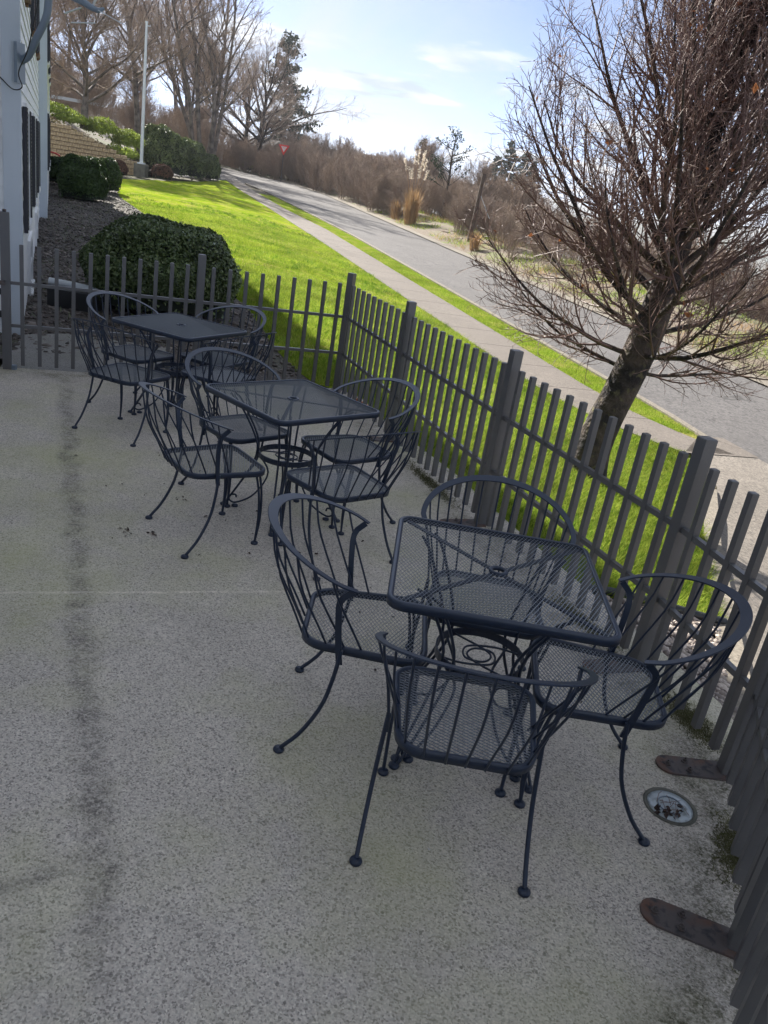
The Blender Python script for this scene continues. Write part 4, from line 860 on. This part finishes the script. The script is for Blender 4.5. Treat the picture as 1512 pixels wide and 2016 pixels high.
# ------------------------------------------------------------------ flagpole, sign, rails, poles
fx, fy = -16.45, 47.15; fz = float(Txy(fx, fy))
fp_ = thing('flagpole', 'tall white flagpole on a square concrete base at the end of the lawn', 'flagpole', (fx, fy, fz))
b = MB(); b.box((0, 0, .32), (.62, .62, .68)); b.build('concrete_base', m_conc2, fp_)
b = MB(); b.box((0, 0, .70), (.34, .34, .08)); b.build('base_collar', m_pole, fp_)
b = MB(); b.tube([(0, 0, .66), (0, 0, 4), (0, 0, 7.5)], [.095, .085, .06], 12); b.build('pole_shaft', m_pole, fp_, True)
b = MB(); b.box((.10, 0, 7.38), (.20, .04, .05)); b.cyl((0, 0, 7.5), (0, 0, 7.58), .075); b.build('pulley_cap', m_pole, fp_)
sx_, sy_ = -12.98, 70.8; sz = float(Txy(sx_, sy_))
ys = thing('yield_sign', 'red and white triangular yield sign on a post at the road bend', 'road sign', (sx_, sy_, sz + .05), R_(10))
b = MB(); b.box((0, 0, 1.3), (.06, .05, 2.7)); b.build('sign_post', m_shut, ys)
def tri(sz_, y, yo): return [(-sz_ / 2, y, yo + sz_ * .289), (sz_ / 2, y, yo + sz_ * .289), (0, y, yo - sz_ * .577)]
b = MB(); f = tri(.92, -.04, 2.52); k_ = tri(.92, -.025, 2.52); b.add(f + k_, [(0, 1, 2), (5, 4, 3)]); b.add(f + k_, [(0, 3, 4, 1), (1, 4, 5, 2), (2, 5, 3, 0)]); b.build('sign_plate', mat('sign_red', (.70, .04, .03), .4), ys)
b = MB(); b.add(tri(.48, -.046, 2.52), [(0, 1, 2)]); b.build('sign_centre', mat('sign_white', (.75, .62, .60), .4), ys)
# the word on the plate
fc = bpy.data.curves.new('lettering', 'FONT'); fc.body = 'YIELD'; fc.size = .10; fc.align_x = 'CENTER'; fc.extrude = .002; fc.materials.append(mat('sign_text', (.65, .04, .03), .4))
tmp_ = bpy.data.objects.new('lettering_curve', fc); lm_ = bpy.data.meshes.new_from_object(tmp_); bpy.data.objects.remove(tmp_); fo = bpy.data.objects.new('lettering', lm_); col.objects.link(fo); fo.parent = ys; fo.location = (0, -.050, 2.535); fo.rotation_euler = (R_(90), 0, 0)
b = MB(); g = [(0, 0, 0), (0, 0, .85), (.08, .0, .97), (.3, .05, 1.02), (.9, .1, 1.02)]
rr = thing('hand_rail', 'red bent pipe handrail at the far end of the building', 'handrail', (-14.05, 31.5, float(Txy(-14.0, 31.5))), R_(195))
b.tube(smooth_curve([(x, y, z) for x, y, z in g], 16), .032, 8); b.build('top_pipe', m_red, rr, True)
b = MB(); b.cyl((.9, .1, 0), (.9, .1, 1.02), .03); b.build('upright', m_red, rr)

# ------------------------------------------------------------------ bare trees
def unit(v): return v / (np.linalg.norm(v, axis=-1, keepdims=True) + 1e-12)
def tubes(b, P, Rr, n):
    """batch of polylines P (N,k,3), radii (N,k)"""
    N_, k, _ = P.shape; Tn = np.gradient(P, axis=1); Tn = unit(Tn)
    ref = np.tile(np.array([.31, .17, .93]), (N_, k, 1)); A = unit(np.cross(Tn, ref)); Bb = np.cross(Tn, A); th = np.arange(n) / n * 2 * np.pi
    V = P[:, :, None] + Rr[:, :, None, None] * (A[:, :, None] * np.cos(th)[:, None] + Bb[:, :, None] * np.sin(th)[:, None])
    base = np.arange(N_)[:, None, None] * k * n + np.arange(k - 1)[None, :, None] * n; q = np.arange(n)
    F = np.stack(np.broadcast_arrays(base + q, base + (q + 1) % n, base + n + (q + 1) % n, base + n + q), -1).reshape(-1, 4)
    b.add(V.reshape(-1, 3), F)
def children(P, Rr, m, r, t0=.2, t1=1., ang=(30, 50), ln=(.5, .7), shrink=.4, trop=.3, wig=.12, k=5, rr=.6, rend=.35, rmin=.002, out=0.):
    N_, K, _ = P.shape; Lp = np.linalg.norm(np.diff(P, axis=1), axis=2).sum(1)
    t = t0 + (t1 - t0) * (np.arange(m)[None] + r.uniform(0, 1, (N_, m))) / m; f = t * (K - 1); i = np.minimum(f.astype(int), K - 2); fr = (f - i)[..., None]
    I = np.arange(N_)[:, None]; p = P[I, i] * (1 - fr) + P[I, i + 1] * fr; tn = unit(P[I, i + 1] - P[I, i]); rad = Rr[I, i] * (1 - fr[..., 0]) + Rr[I, i + 1] * fr[..., 0]
    side = unit(np.cross(tn, r.normal(0, 1, (N_, m, 3)))); a = np.radians(r.uniform(*ang, (N_, m)))[..., None]
    d = unit(tn * np.cos(a) + side * np.sin(a)); L_ = Lp[:, None] * r.uniform(*ln, (N_, m)) * (1 - shrink * t)
    p, d, L_, rad = p.reshape(-1, 3), d.reshape(-1, 3), L_.ravel(), np.maximum(rad.ravel() * rr, rmin); out_ = [p]; M_ = len(p)
    for s_ in range(k - 1):
        d = unit(d + np.array([0, 0, trop / (k - 1)]) + r.normal(0, wig, (M_, 3))); out_.append(out_[-1] + d * (L_ / (k - 1))[:, None])
    return np.stack(out_, 1), rad[:, None] * np.linspace(1, rend, k)[None]
def finish_tree(t, lv, tm, wm, split=2, sides=(12, 6, 4, 3, 3, 3)):
    b = MB(); b2 = MB()
    for i, (P, Rr) in enumerate(lv): tubes(b if i < split else b2, P, Rr, sides[i])
    return b.build('trunk', tm, t, True), b2.build('crown', wm, t, True)
# the big bare street tree beside the patio
tx, ty = 1.98, 7.92; tz = float(Txy(tx, ty)) - .05
big = thing('bare_tree', 'large leafless tree with dense upswept twigs on the lawn outside the fence', 'tree', (tx, ty, tz))
r = np.random.default_rng(77)
tp = smooth_curve([(0, 0, 0), (.03, -.02, .5), (.14, -.02, 1.0), (.24, .0, 1.5), (.30, .02, 2.1), (.34, .0, 2.9), (.36, 0, 3.9), (.38, 0, 5.2)], 22); tr_ = np.interp(tp[:, 2], [0, .25, .8, 1.55, 2.1, 3, 5.2], [.24, .185, .165, .158, .125, .075, .025])
L0 = (tp[None], tr_[None])
# primary limbs: low ones wide, high ones steep
n1 = 50; P1 = []; R1 = []
for k_ in range(n1):
    f = k_ / (n1 - 1); z = 1.12 + 2.7 * f ** 1.15; i = np.searchsorted(tp[:, 2], z); p = tp[i].copy(); a = k_ * 2.399 + r.normal(0, .25)
    el = R_(np.interp(f, [0, .2, .6, 1], [-4, 22, 54, 74]) + r.normal(0, 5)); L_ = np.interp(f, [0, .12, .5, 1], [1.55, 2.4, 2.2, 1.6]) * r.uniform(.85, 1.1)
    d = np.array([math.cos(a) * math.cos(el), math.sin(a) * math.cos(el), math.sin(el)]); pts = [p]; kk = 11
    for s_ in range(kk - 1):
        d = d + np.array([0, 0, .085]) + r.normal(0, .06, 3); d /= np.linalg.norm(d); pts.append(pts[-1] + d * L_ / (kk - 1))
    P1.append(pts); R1.append(np.linspace(np.interp(f, [0, .3, 1], [.022, .038, .030]), .006, kk))
L1 = (np.array(P1), np.array(R1))
L2 = children(*L1, 13, r, .12, .97, (22, 48), (.34, .55), .45, .55, .07, 7, .55, .3, .004)
L3 = children(*L2, 10, r, .08, 1., (26, 60), (.36, .62), .4, .30, .12, 5, .55, .4, .0032)
L4 = children(*L3, 3, r, .2, 1., (30, 65), (.35, .6), .3, .2, .16, 4, .7, .6, .0024)
finish_tree(big, [L0, L1, L2, L3, L4], m_bark, m_twig, 2, (16, 7, 5, 3, 3))
tips = L4[0][:, -1]; sel = r.uniform(0, 1, len(tips)) < .22; leaves('bud', tips[sel], np.tile([0, 0, 1.], (sel.sum(), 1)), .016, m_twig, big, 3, .6, 1, 'stuff')
hid = L3[0][:, 2]; sel = r.uniform(0, 1, len(hid)) < .035; leaves('dead_leaf', hid[sel], np.tile([0, 0, 1.], (sel.sum(), 1)), .045, m_deadleaf, big, 4, .7, 1, 'stuff')
# low side shoots from the trunk
def proto_tree(seed, h, spread, n1=16, dens=(9, 7, 4), fork=.22, trad=.18, el0=20, el1=72, stems=1, twig=.006, tw_mat=m_gtwig, bk=m_gbark, lean=.0, curve=.05):
    """returns (trunk mesh, crown mesh) in local space"""
    r = np.random.default_rng(seed); P0 = []; R0 = []; P1 = []; R1 = []
    for s_ in range(stems):
        a = s_ * 6.283 / max(stems, 1) + r.normal(0, .3); st = lean + (.16 if stems > 1 else 0) * r.uniform(.5, 1.2); pts = [np.array([math.cos(a) * .3 * (stems > 1), math.sin(a) * .3 * (stems > 1), -.2])]; d = np.array([math.cos(a) * st, math.sin(a) * st, 1.]); hh = h * r.uniform(.8, 1.05)
        for _ in range(14):
            d = unit(d + r.normal(0, .045, 3) * [1, 1, .2]); pts.append(pts[-1] + d * hh * .9 / 14)
        pts = np.array(pts); rad = trad * r.uniform(.8, 1.1) * np.interp(np.linspace(0, 1, 15), [0, .05, fork, 1], [1.35, 1, .82, .14]); P0.append(pts); R0.append(rad)
        for k_ in range(n1):
            f = (k_ + r.uniform(0, .8)) / n1; q = fork + (.95 - fork) * f; i = q * 14; i0 = min(int(i), 13); p = pts[i0] * (1 - i + i0) + pts[i0 + 1] * (i - i0)
            az = k_ * 2.4 + r.normal(0, .3); el = R_(np.interp(f, [0, 1], [el0, el1]) + r.normal(0, 6)); L_ = spread * np.interp(f, [0, .3, 1], [1.0, 1.1, .45]) * r.uniform(.8, 1.15)
            d = np.array([math.cos(az) * math.cos(el), math.sin(az) * math.cos(el), math.sin(el)]); l = [p]
            for _ in range(8): d = unit(d + [0, 0, curve] + r.normal(0, .09, 3)); l.append(l[-1] + d * L_ / 8)
            P1.append(l); R1.append(np.linspace(trad * np.interp(f, [0, 1], [.42, .2]), twig * 2, 9))
    L0 = (np.array(P0), np.array(R0)); L1 = (np.array(P1), np.array(R1))
    L2 = children(*L1, dens[0], r, .15, .98, (25, 50), (.35, .55), .4, .4, .09, 6, .5, .35, twig * 1.4)
    L3 = children(*L2, dens[1], r, .15, 1., (25, 55), (.35, .6), .4, .3, .12, 5, .6, .5, twig)
    L4 = children(*L3, dens[2], r, .2, 1., (25, 60), (.35, .6), .3, .2, .15, 3, .7, .7, twig * .8)
    b = MB(); b2 = MB(); tubes(b, *L0, 9); tubes(b, *L1, 5); tubes(b2, *L2, 3); tubes(b2, *L3, 3); tubes(b2, *L4, 3)
    return b.mesh('trunk', bk, True), b2.mesh('crown', tw_mat, True)
def put_tree(pr, label, x, y, z, rz=0., sc=1., name='bare_tree', group='leafless trees beyond the lawn'):
    t = thing(name, label, 'tree', (x, y, z), rz, group); t.scale = (sc, sc, sc)
    for nm, me in zip(('trunk', 'crown'), pr): link(nm, me, t)
    return t
pA = proto_tree(5, 8.6, 5.0, 30, (12, 9, 5), .18, .22, 26, 76, twig=.009, curve=.045)      # broad vase tree
pB = proto_tree(6, 17., 5.0, 18, (9, 7, 4), .30, .23, 42, 78, twig=.010, curve=.03)       # tall tree
pC = proto_tree(7, 16., 3.6, 11, (8, 6, 3), .28, .17, 45, 78, stems=6, twig=.009, curve=.03)  # multi-stem
pD = proto_tree(8, 11., 7.5, 18, (10, 8, 4), .14, .38, 8, 66, twig=.010, tw_mat=m_dtwig, bk=m_bark, curve=.05)  # wide dark tree
pE = proto_tree(9, 5.2, 2.2, 14, (8, 6, 3), .06, .06, 45, 78, stems=4, twig=.007, tw_mat=m_dtwig, bk=m_dtwig, curve=.03)  # thicket shrub
pF = proto_tree(10, 5.0, 2.6, 13, (7, 6, 3), .05, .055, 35, 75, stems=4, twig=.007, tw_mat=m_dtwig, bk=m_dtwig, curve=.05)
put_tree(pA, 'vase-shaped leafless tree on the slope above the block wall', -21.1, 50.6, 2.9, .4)
put_tree(pB, 'slim tall leafless tree rising just left of the flagpole top', -19.3, 54.6, 1.6, 1.1, .95)
put_tree(pC, 'clump of six tall leafless trunks rising from the evergreen bushes', -16.0, 58.3, 1.0, .3, 1.05)
put_tree(pB, 'tall leafless tree behind the flagpole, between it and the trunk clump', -21.6, 70.0, 3.6, 2.6, .9)
put_tree(pC, 'second leafless clump of trunks standing behind the first', -21.5, 74.0, 3.2, 1.9, .95)
put_tree(pD, 'wide dark leafless tree overhanging the road bend by the brown house', -17.4, 82.0, 2.0, .6, 1.0)
put_tree(pD, 'dark leafless tree with a leaning limb beside the board fence', -19.6, 86.0, 2.2, 3.1, .85)
put_tree(pB, 'leafless tree far up the hill at the left, behind the building end', -34.0, 78.0, 8.0, .2, .8)
put_tree(pA, 'leafless tree on the hilltop left of the vase-shaped one', -31.0, 66.0, 7.0, 2.2, .85)
put_tree(pA, 'leafless tree on the hilltop seen between the flagpole and the slim tree', -30.0, 86.0, 7.2, 1.0, .95)
put_tree(pA, 'leafless tree beyond the board fence at the road end', -27.0, 98.0, 5.5, 2.9, 1.0)
# thicket along the far side of the road: a tangle nobody could count, shared shrub meshes under one parent
rt = np.random.default_rng(31)
def join_mesh(name, pr, mt):
    b = MB()
    for me in pr:
        V = np.empty(len(me.vertices) * 3, np.float32); me.vertices.foreach_get('co', V); L_ = np.empty(len(me.loops), np.int32); me.loops.foreach_get('vertex_index', L_)
        b.add(V.reshape(-1, 3), L_.reshape(-1, 4))
    return b.mesh(name, mt, True)
mE, mF = join_mesh('bare_bush', pE, m_dtwig), join_mesh('bare_bush', pF, m_gtwig)
def thicket_obj(name, spots, seed, ms=None):
    par = bpy.data.objects.new(name, None); col.objects.link(par); par['kind'] = 'stuff'; rr_ = np.random.default_rng(seed); ms = ms or (mE, mE, mF)
    for i, (x, y, z, s_) in enumerate(spots):
        o = link('bare_bush', ms[i % len(ms)], par, (x, y, z), rr_.uniform(0, 6.28), (s_ * rr_.uniform(.85, 1.2), s_ * rr_.uniform(.85, 1.2), s_)); o['kind'] = 'stuff'
    return par
sp = []
for u in np.arange(26, 84, .95):
    for w_ in (14.9 if u < 42 else 13.7, 16.3, 18.0, 20.2):
        if u < 40 and rt.uniform() < .35: continue
        if 41 < u < 46.5 and w_ < 16: continue
        uj_, wj_ = u + rt.normal(0, .6), w_ + rt.normal(0, .45) + roadr(u) - 12.5
        x, y = xy(uj_, wj_); zt = float(T(uj_, wj_)); s_ = np.interp(u, [26, 34, 45, 58, 84], [.26, .30, .42, .52, .60]) * rt.uniform(.7, 1.2) * (1.25 if w_ > 19 else 1)
        sp.append((float(x), float(y), zt - .1, s_))
thicket_obj('thicket', sp, 3)
for i, (u, w_, s_, rz, lb) in enumerate(((56, 18.5, .50, .5, 'leafless tree with pale branches rising out of the left of the thicket'), (46, 18.5, .40, 2.2, 'small round-topped leafless tree rising above the middle of the thicket'), (43, 19.5, .38, 3.9, 'second round-topped leafless tree just right of the middle of the thicket'))):
    x, y = xy(u, w_); put_tree(pA, lb, float(x), float(y), float(T(u, w_)), rz, s_, group='leafless trees rising out of the thicket')
# small evergreen tree silhouette over the thicket
def leafy_tree(name, label, x, y, z, h, spread, seed, mt, nleaf, size, conifer=False, sc=1., group=None):
    r = np.random.default_rng(seed); t = thing(name, label, 'tree', (x, y, z), 0, group)
    tp = np.array([(0, 0, -.3)] + [(r.normal(0, .03 * h * .3), r.normal(0, .03 * h * .3), h * f) for f in (.25, .5, .75, 1)]); C_ = smooth_curve(tp, 12)
    b = MB(); b.tube(C_, np.linspace(h * .022, h * .004, 12), 7); P = []; Nn = []
    nb_ = 60 if conifer else 22
    for k_ in range(nb_):
        f = (k_ + r.uniform()) / nb_; q = (.12 if conifer else .38) + (.98 - (.12 if conifer else .38)) * f; p = np.array([np.interp(q * h, C_[:, 2], C_[:, i]) for i in range(3)]); a = r.uniform(0, 6.28)
        L_ = spread * ((1 - f) ** .8 + .06 if conifer else (1 - .55 * f)) * r.uniform(.7, 1.15); el = R_(-12 + r.normal(0, 8)) if conifer else R_(r.uniform(10, 45)); d = np.array([math.cos(a) * math.cos(el), math.sin(a) * math.cos(el), math.sin(el)])
        l = [p]; 
        for _ in range(5): d = unit(d + [0, 0, .06] + r.normal(0, .08, 3)); l.append(l[-1] + d * L_ / 5)
        l = np.array(l); b.tube(l, np.linspace(h * .006, h * .0015, 6), 4, cap=False)
        n = max(6, int(nleaf / nb_ * (L_ / spread + .2))); tt = r.uniform(.25 if conifer else .5, 1.03, n); q_ = np.stack([np.interp(tt * 5, range(6), l[:, i]) for i in range(3)], 1)
        P.append(q_ + r.normal(0, 1, (n, 3)) * [spread * .07, spread * .07, spread * .035])
    P = np.concatenate(P); b.build('trunk', m_bark, t, True); leaves('crown', P, np.tile([0, 0, 1.], (len(P), 1)), size, mt, t, seed, .5, .9)
    return t
x, y = xy(46.0, 16.4); leafy_tree('spindly_tree', 'spindly dark-leaved small tree standing up behind the pampas grass', float(x), float(y), .6, 5.0, 1.7, 41, m_conif, 800, .14)
leafy_tree('conifer', 'tall hazy conifer rising behind the wide dark tree', -20.3, 108., 2.5, 15.5, 4.8, 42, m_conif, 5000, .5, True)
for i, (x, y, h, s_, lb) in enumerate(((9.5, 128, 9, 2.4, 'pointed far conifer at the right end of the thicket skyline'), (12.6, 132, 8, 3.4, 'bushy far conifer with a broad top on the skyline'), (14.6, 140, 7.4, 2.8, 'far conifer just left of the big street tree on the skyline'), (7.4, 120, 6, 2.4, 'small far conifer nearest the thicket end'), (-1.5, 66, 6.0, 1.5, 'small dark conifer poking above the thicket'))):
    leafy_tree('conifer', lb, x, y, float(Txy(x, y)) * 0 + (3.0 if y > 100 else .2), h, s_, 50 + i, m_conif, 3500, .45 if y > 100 else .25, True, group='small conifers on the skyline')

# pampas grass
def pampas(label, u, w_, n, h, nplume, seed, sc=1.):
    x, y = xy(u, w_); r = np.random.default_rng(seed); t = thing('pampas_grass', label, 'grass clump', (float(x), float(y), float(T(u, w_))), 0, 'tawny ornamental grass clumps beyond the road'); b = MB()
    for _ in range(n):
        a = r.uniform(0, 6.28); s_ = r.uniform(.05, .45) * sc; rr_ = r.uniform(0, .28) * sc; hh = h * r.uniform(.5, 1.05); d = np.array([math.cos(a), math.sin(a), 0]); w2 = np.array([-d[1], d[0], 0]) * .012
        p0 = d * rr_; p1 = d * (rr_ + s_ * .4) + [0, 0, hh * .6]; p2 = d * (rr_ + s_) + [0, 0, hh * r.uniform(.8, 1.)]
        b.add([p0 - w2, p0 + w2, p1 + w2, p1 - w2, p2], [(0, 1, 2, 3)]); b.add([p1 - w2, p1 + w2, p2], [(0, 1, 2)])
    b.build('blades', m_straw, t)
    for _ in range(nplume):
        a = r.uniform(0, 6.28); s_ = r.uniform(.1, .55) * sc; d = np.array([math.cos(a), math.sin(a), 0]); hh = h * r.uniform(1.25, 1.75); b = MB(); P = smooth_curve([d * .1, d * (.1 + s_ * .4) + [0, 0, hh * .6], d * (.1 + s_) + [0, 0, hh * .98]], 8); b.tube(P, .008, 4)
        st = b.build('stem', m_straw, t); top = P[-1]; q = np.array([top + (P[-2] - top) * f for f in np.linspace(-.9, .9, 60)]) + r.normal(0, .028, (60, 3)); leaves('plume', q, np.tile([0, .2, 1.], (60, 1)), .11, m_plume, st, seed + _, .35, .8)
    return t
pampas('tall tawny pampas grass with pale plumes beyond the road', 43.2, 13.6, 520, 2.0, 10, 3, 1.1)
pampas('short straw-coloured grass clump left of the tall pampas', 46.0, 13.6, 220, 1.2, 0, 4, .9)
pampas('small straw-coloured clump at the road edge in front of the street tree', 33.5, 13.6, 160, .9, 0, 5, .8)
up = thing('utility_pole', 'leaning brown utility pole with a guy wire right of the pampas grass', 'utility pole', (1.75, 38.4, float(Txy(1.75, 38.4)) - .3), 0)
b = MB(); b.tube([(0, 0, 0), (.10, 0, 1.6), (.16, 0, 3.2)], [.10, .09, .08], 8); b.build('shaft', mat('pole_wood', (.10, .07, .055), .9), up, True)
b = MB(); b.tube([(.12, 0, 2.4), (.75, -.2, 1.4)], .012, 4); b.build('guy_wire', m_pole, up)

# ------------------------------------------------------------------ brown house and board fence at the road bend
hs = thing('brown_house', 'brown house with a big dark roof behind the thicket at the road bend', 'house', (-15.0, 90.5, .5), R_(-16)); hs.scale = (1.15, 1.1, 1.0)
mh = mat('house_wall', (.24, .19, .15), .8, var=[(.8, (.18, .14, .11), .4, .7)]); mr_ = mat('dark_roof', (.055, .048, .05), .9, bump=(6, .6, .03))
b = MB(); b.box((0, 3.5, 1.2), (13.5, 7, 2.8)); b.build('wall', mh, hs)
b = MB(); V = [(-7.4, -.8, 2.5), (7.4, -.8, 2.5), (6.4, 3.5, 5.0), (-6.4, 3.5, 5.0), (7.4, 7.8, 2.5), (-7.4, 7.8, 2.5)]; b.add(V, [(0, 1, 2, 3), (3, 2, 4, 5)]); b.add(V, [(1, 4, 2), (5, 0, 3)]); b.build('roof', mr_, hs)
for x in (-4.4, -1.2, 2.2, 5.0):
    b = MB(); b.box((x, -.02, 1.3), (1.2, .10, 1.2)); w = b.build('window', m_white, hs); b = MB(); b.box((x, -.08, 1.3), (1.0, .03, 1.0)); b.build('pane', m_glass, w)
b = MB(); b.box((2.5, 4.6, 4.9), (.6, .6, .7)); b.build('chimney', mh, hs)
bf = thing('board_fence', 'brown vertical board fence at the far end of the road', 'fence', (-22.2, 87.5, 2.0), R_(-62)); bb = MB(); bb.box((0, 0, .8), (.17, .03, 1.6)); me_b = bb.mesh('board', m_wood)
for i in range(34): link('board', me_b, bf, (i * .19, 0, .03 * math.sin(i * 2.1)), 0)
b = MB(); b.bar((-.1, .04, 1.2), (6.4, .04, 1.2), .05, .09); b.build('rail', m_wood, bf)
shrub('round_shrub', 'pale sunlit leafy shrub at the end of the board fence', -17.9, 80.5, .6, .6, 1.5, 900, .14, m_lime, 61, pw=2)
# long low guard rail on the hill behind the left tree
gr = thing('guard_rail', 'pale horizontal guard rail on the hill road behind the left trees', 'guard rail', (-33., 62.5, 4.0), R_(8)); b = MB(); b.bar((-6, 0, .7), (8, 0, .7), .06, .22); b.build('rail', m_pole, gr)
for k_ in range(4):
    b = MB(); b.box((-5 + k_ * 3.8, .1, .0), (.12, .12, 1.5)); b.build('post', m_conc2, gr)

# ------------------------------------------------------------------ valley, town, distant hills
def ridge(name, az0, az1, dist, hts, mt, seed, depth=500, base=-60):
    r = np.random.default_rng(seed); n = 60; a = np.radians(np.linspace(az0, az1, n)); h = np.interp(np.linspace(0, 1, n), np.linspace(0, 1, len(hts)), hts); ph = r.uniform(0, 6, 5)
    h = h * (1 + .10 * np.sin(np.arange(n) * .55 + ph[0]) + .06 * np.sin(np.arange(n) * 1.3 + ph[1])); b = MB(); V = []
    for i in range(n):
        for dd, f in ((-depth, 0), (-depth * .5, .55), (0, 1), (depth * .8, .5)):
            rr_ = dist + dd; V.append((rr_ * math.sin(a[i]), rr_ * math.cos(a[i]), base + (h[i] - base) * f))
    b.add(V, [(i * 4 + j, (i + 1) * 4 + j, (i + 1) * 4 + j + 1, i * 4 + j + 1) for i in range(n - 1) for j in range(3)]); o = b.build(name, mt, None, True); o['kind'] = 'structure'; return o
ridge('hills', -14, 75, 1700, [22, 30, 42, 54, 46, 58, 50, 44], m_valley, 3, 500)
ridge('foothills', -2, 70, 800, [8, 13, 10, 6, 9, 7], m_valley, 4, 250, -50)
r = np.random.default_rng(91); me_h = []
for k_ in range(3):
    w_, d_, h_ = ((14, 9, 4), (10, 10, 6), (22, 12, 5))[k_]; b1 = MB(); b1.box((0, 0, h_ / 2), (w_, d_, h_)); b2 = MB(); V = [(-w_ / 2 - .5, -d_ / 2 - .5, h_), (w_ / 2 + .5, -d_ / 2 - .5, h_), (w_ / 2 + .5, 0, h_ + 2.6), (-w_ / 2 - .5, 0, h_ + 2.6), (w_ / 2 + .5, d_ / 2 + .5, h_), (-w_ / 2 - .5, d_ / 2 + .5, h_)]; b2.add(V, [(0, 1, 2, 3), (3, 2, 4, 5)]); b2.add(V, [(1, 4, 2), (5, 0, 3)])
    me_h.append((b1.mesh('wall', m_white), b2.mesh('roof', (mr_, m_conc2, mr_)[k_])))
for i in range(24):
    az = R_(r.uniform(8, 34)); d = r.uniform(160, 520); x, y = d * math.sin(az), d * math.cos(az); u, w_ = uw(x, y)
    z = float(T(u, w_)) - float(ss((w_ - 60) / 500)) * 35 - .6
    t = thing('town_house', 'small pale house in the valley town seen through the street tree', 'house', (x, y, z), r.uniform(0, 3), 'houses of the valley town')
    for nm, me in zip(('wall', 'roof'), me_h[i % 3]): link(nm, me, t)
# valley brush below the road, right of the thicket
sp2 = []
for _ in range(60):
    u, w_ = rt.uniform(0, 30), rt.uniform(17.5, 26); x, y = xy(u, w_); sp2.append((float(x), float(y), float(T(u, w_)) - .3, rt.uniform(.32, .5)))
thicket_obj('brush', sp2, 6)
# bare wood closing the view behind the left-hand trees
sp3 = []
mA = join_mesh('wood_tree', pA, m_gtwig); mD = join_mesh('wood_tree', pD, m_gtwig)
for _ in range(32):
    d = rt.uniform(78, 150); az = R_(rt.uniform(-27, -10.5)); x, y = d * math.sin(az), d * math.cos(az); zz = np.interp(math.degrees(az), [-27, -18, -10], [7.5, 5, 2.2]) - .5
    sp3.append((x, y, zz, rt.uniform(.28, .5)))
thicket_obj('far_wood', sp3, 9, (mA, mD, mA))
sp4 = []
for _ in range(70):
    d = rt.uniform(60, 100); az = R_(rt.uniform(-26, -14)); x, y = d * math.sin(az), d * math.cos(az); zz = np.interp(math.degrees(az), [-26, -18, -14], [5.2, 3.4, 2.0]) - .5
    sp4.append((x, y, zz, rt.uniform(.3, .6)))
thicket_obj('hill_brush', sp4, 12, (mF, mF, mE))
# air
hm = bpy.data.materials.new('thin_haze'); hm.use_nodes = True; hn = hm.node_tree; hn.nodes.remove(hn.nodes['Principled BSDF'])
pv = hn.nodes.new('ShaderNodeVolumePrincipled'); pv.inputs['Color'].default_value = (.86, .90, 1.0, 1); pv.inputs['Density'].default_value = 0.00045; pv.inputs['Anisotropy'].default_value = 0.2
hn.links.new(pv.outputs[0], hn.nodes['Material Output'].inputs['Volume'])
hz = MB(); hz.box((900, 900, -14), (6800, 5600, 166)); o = hz.build('haze', hm); o['kind'] = 'stuff'
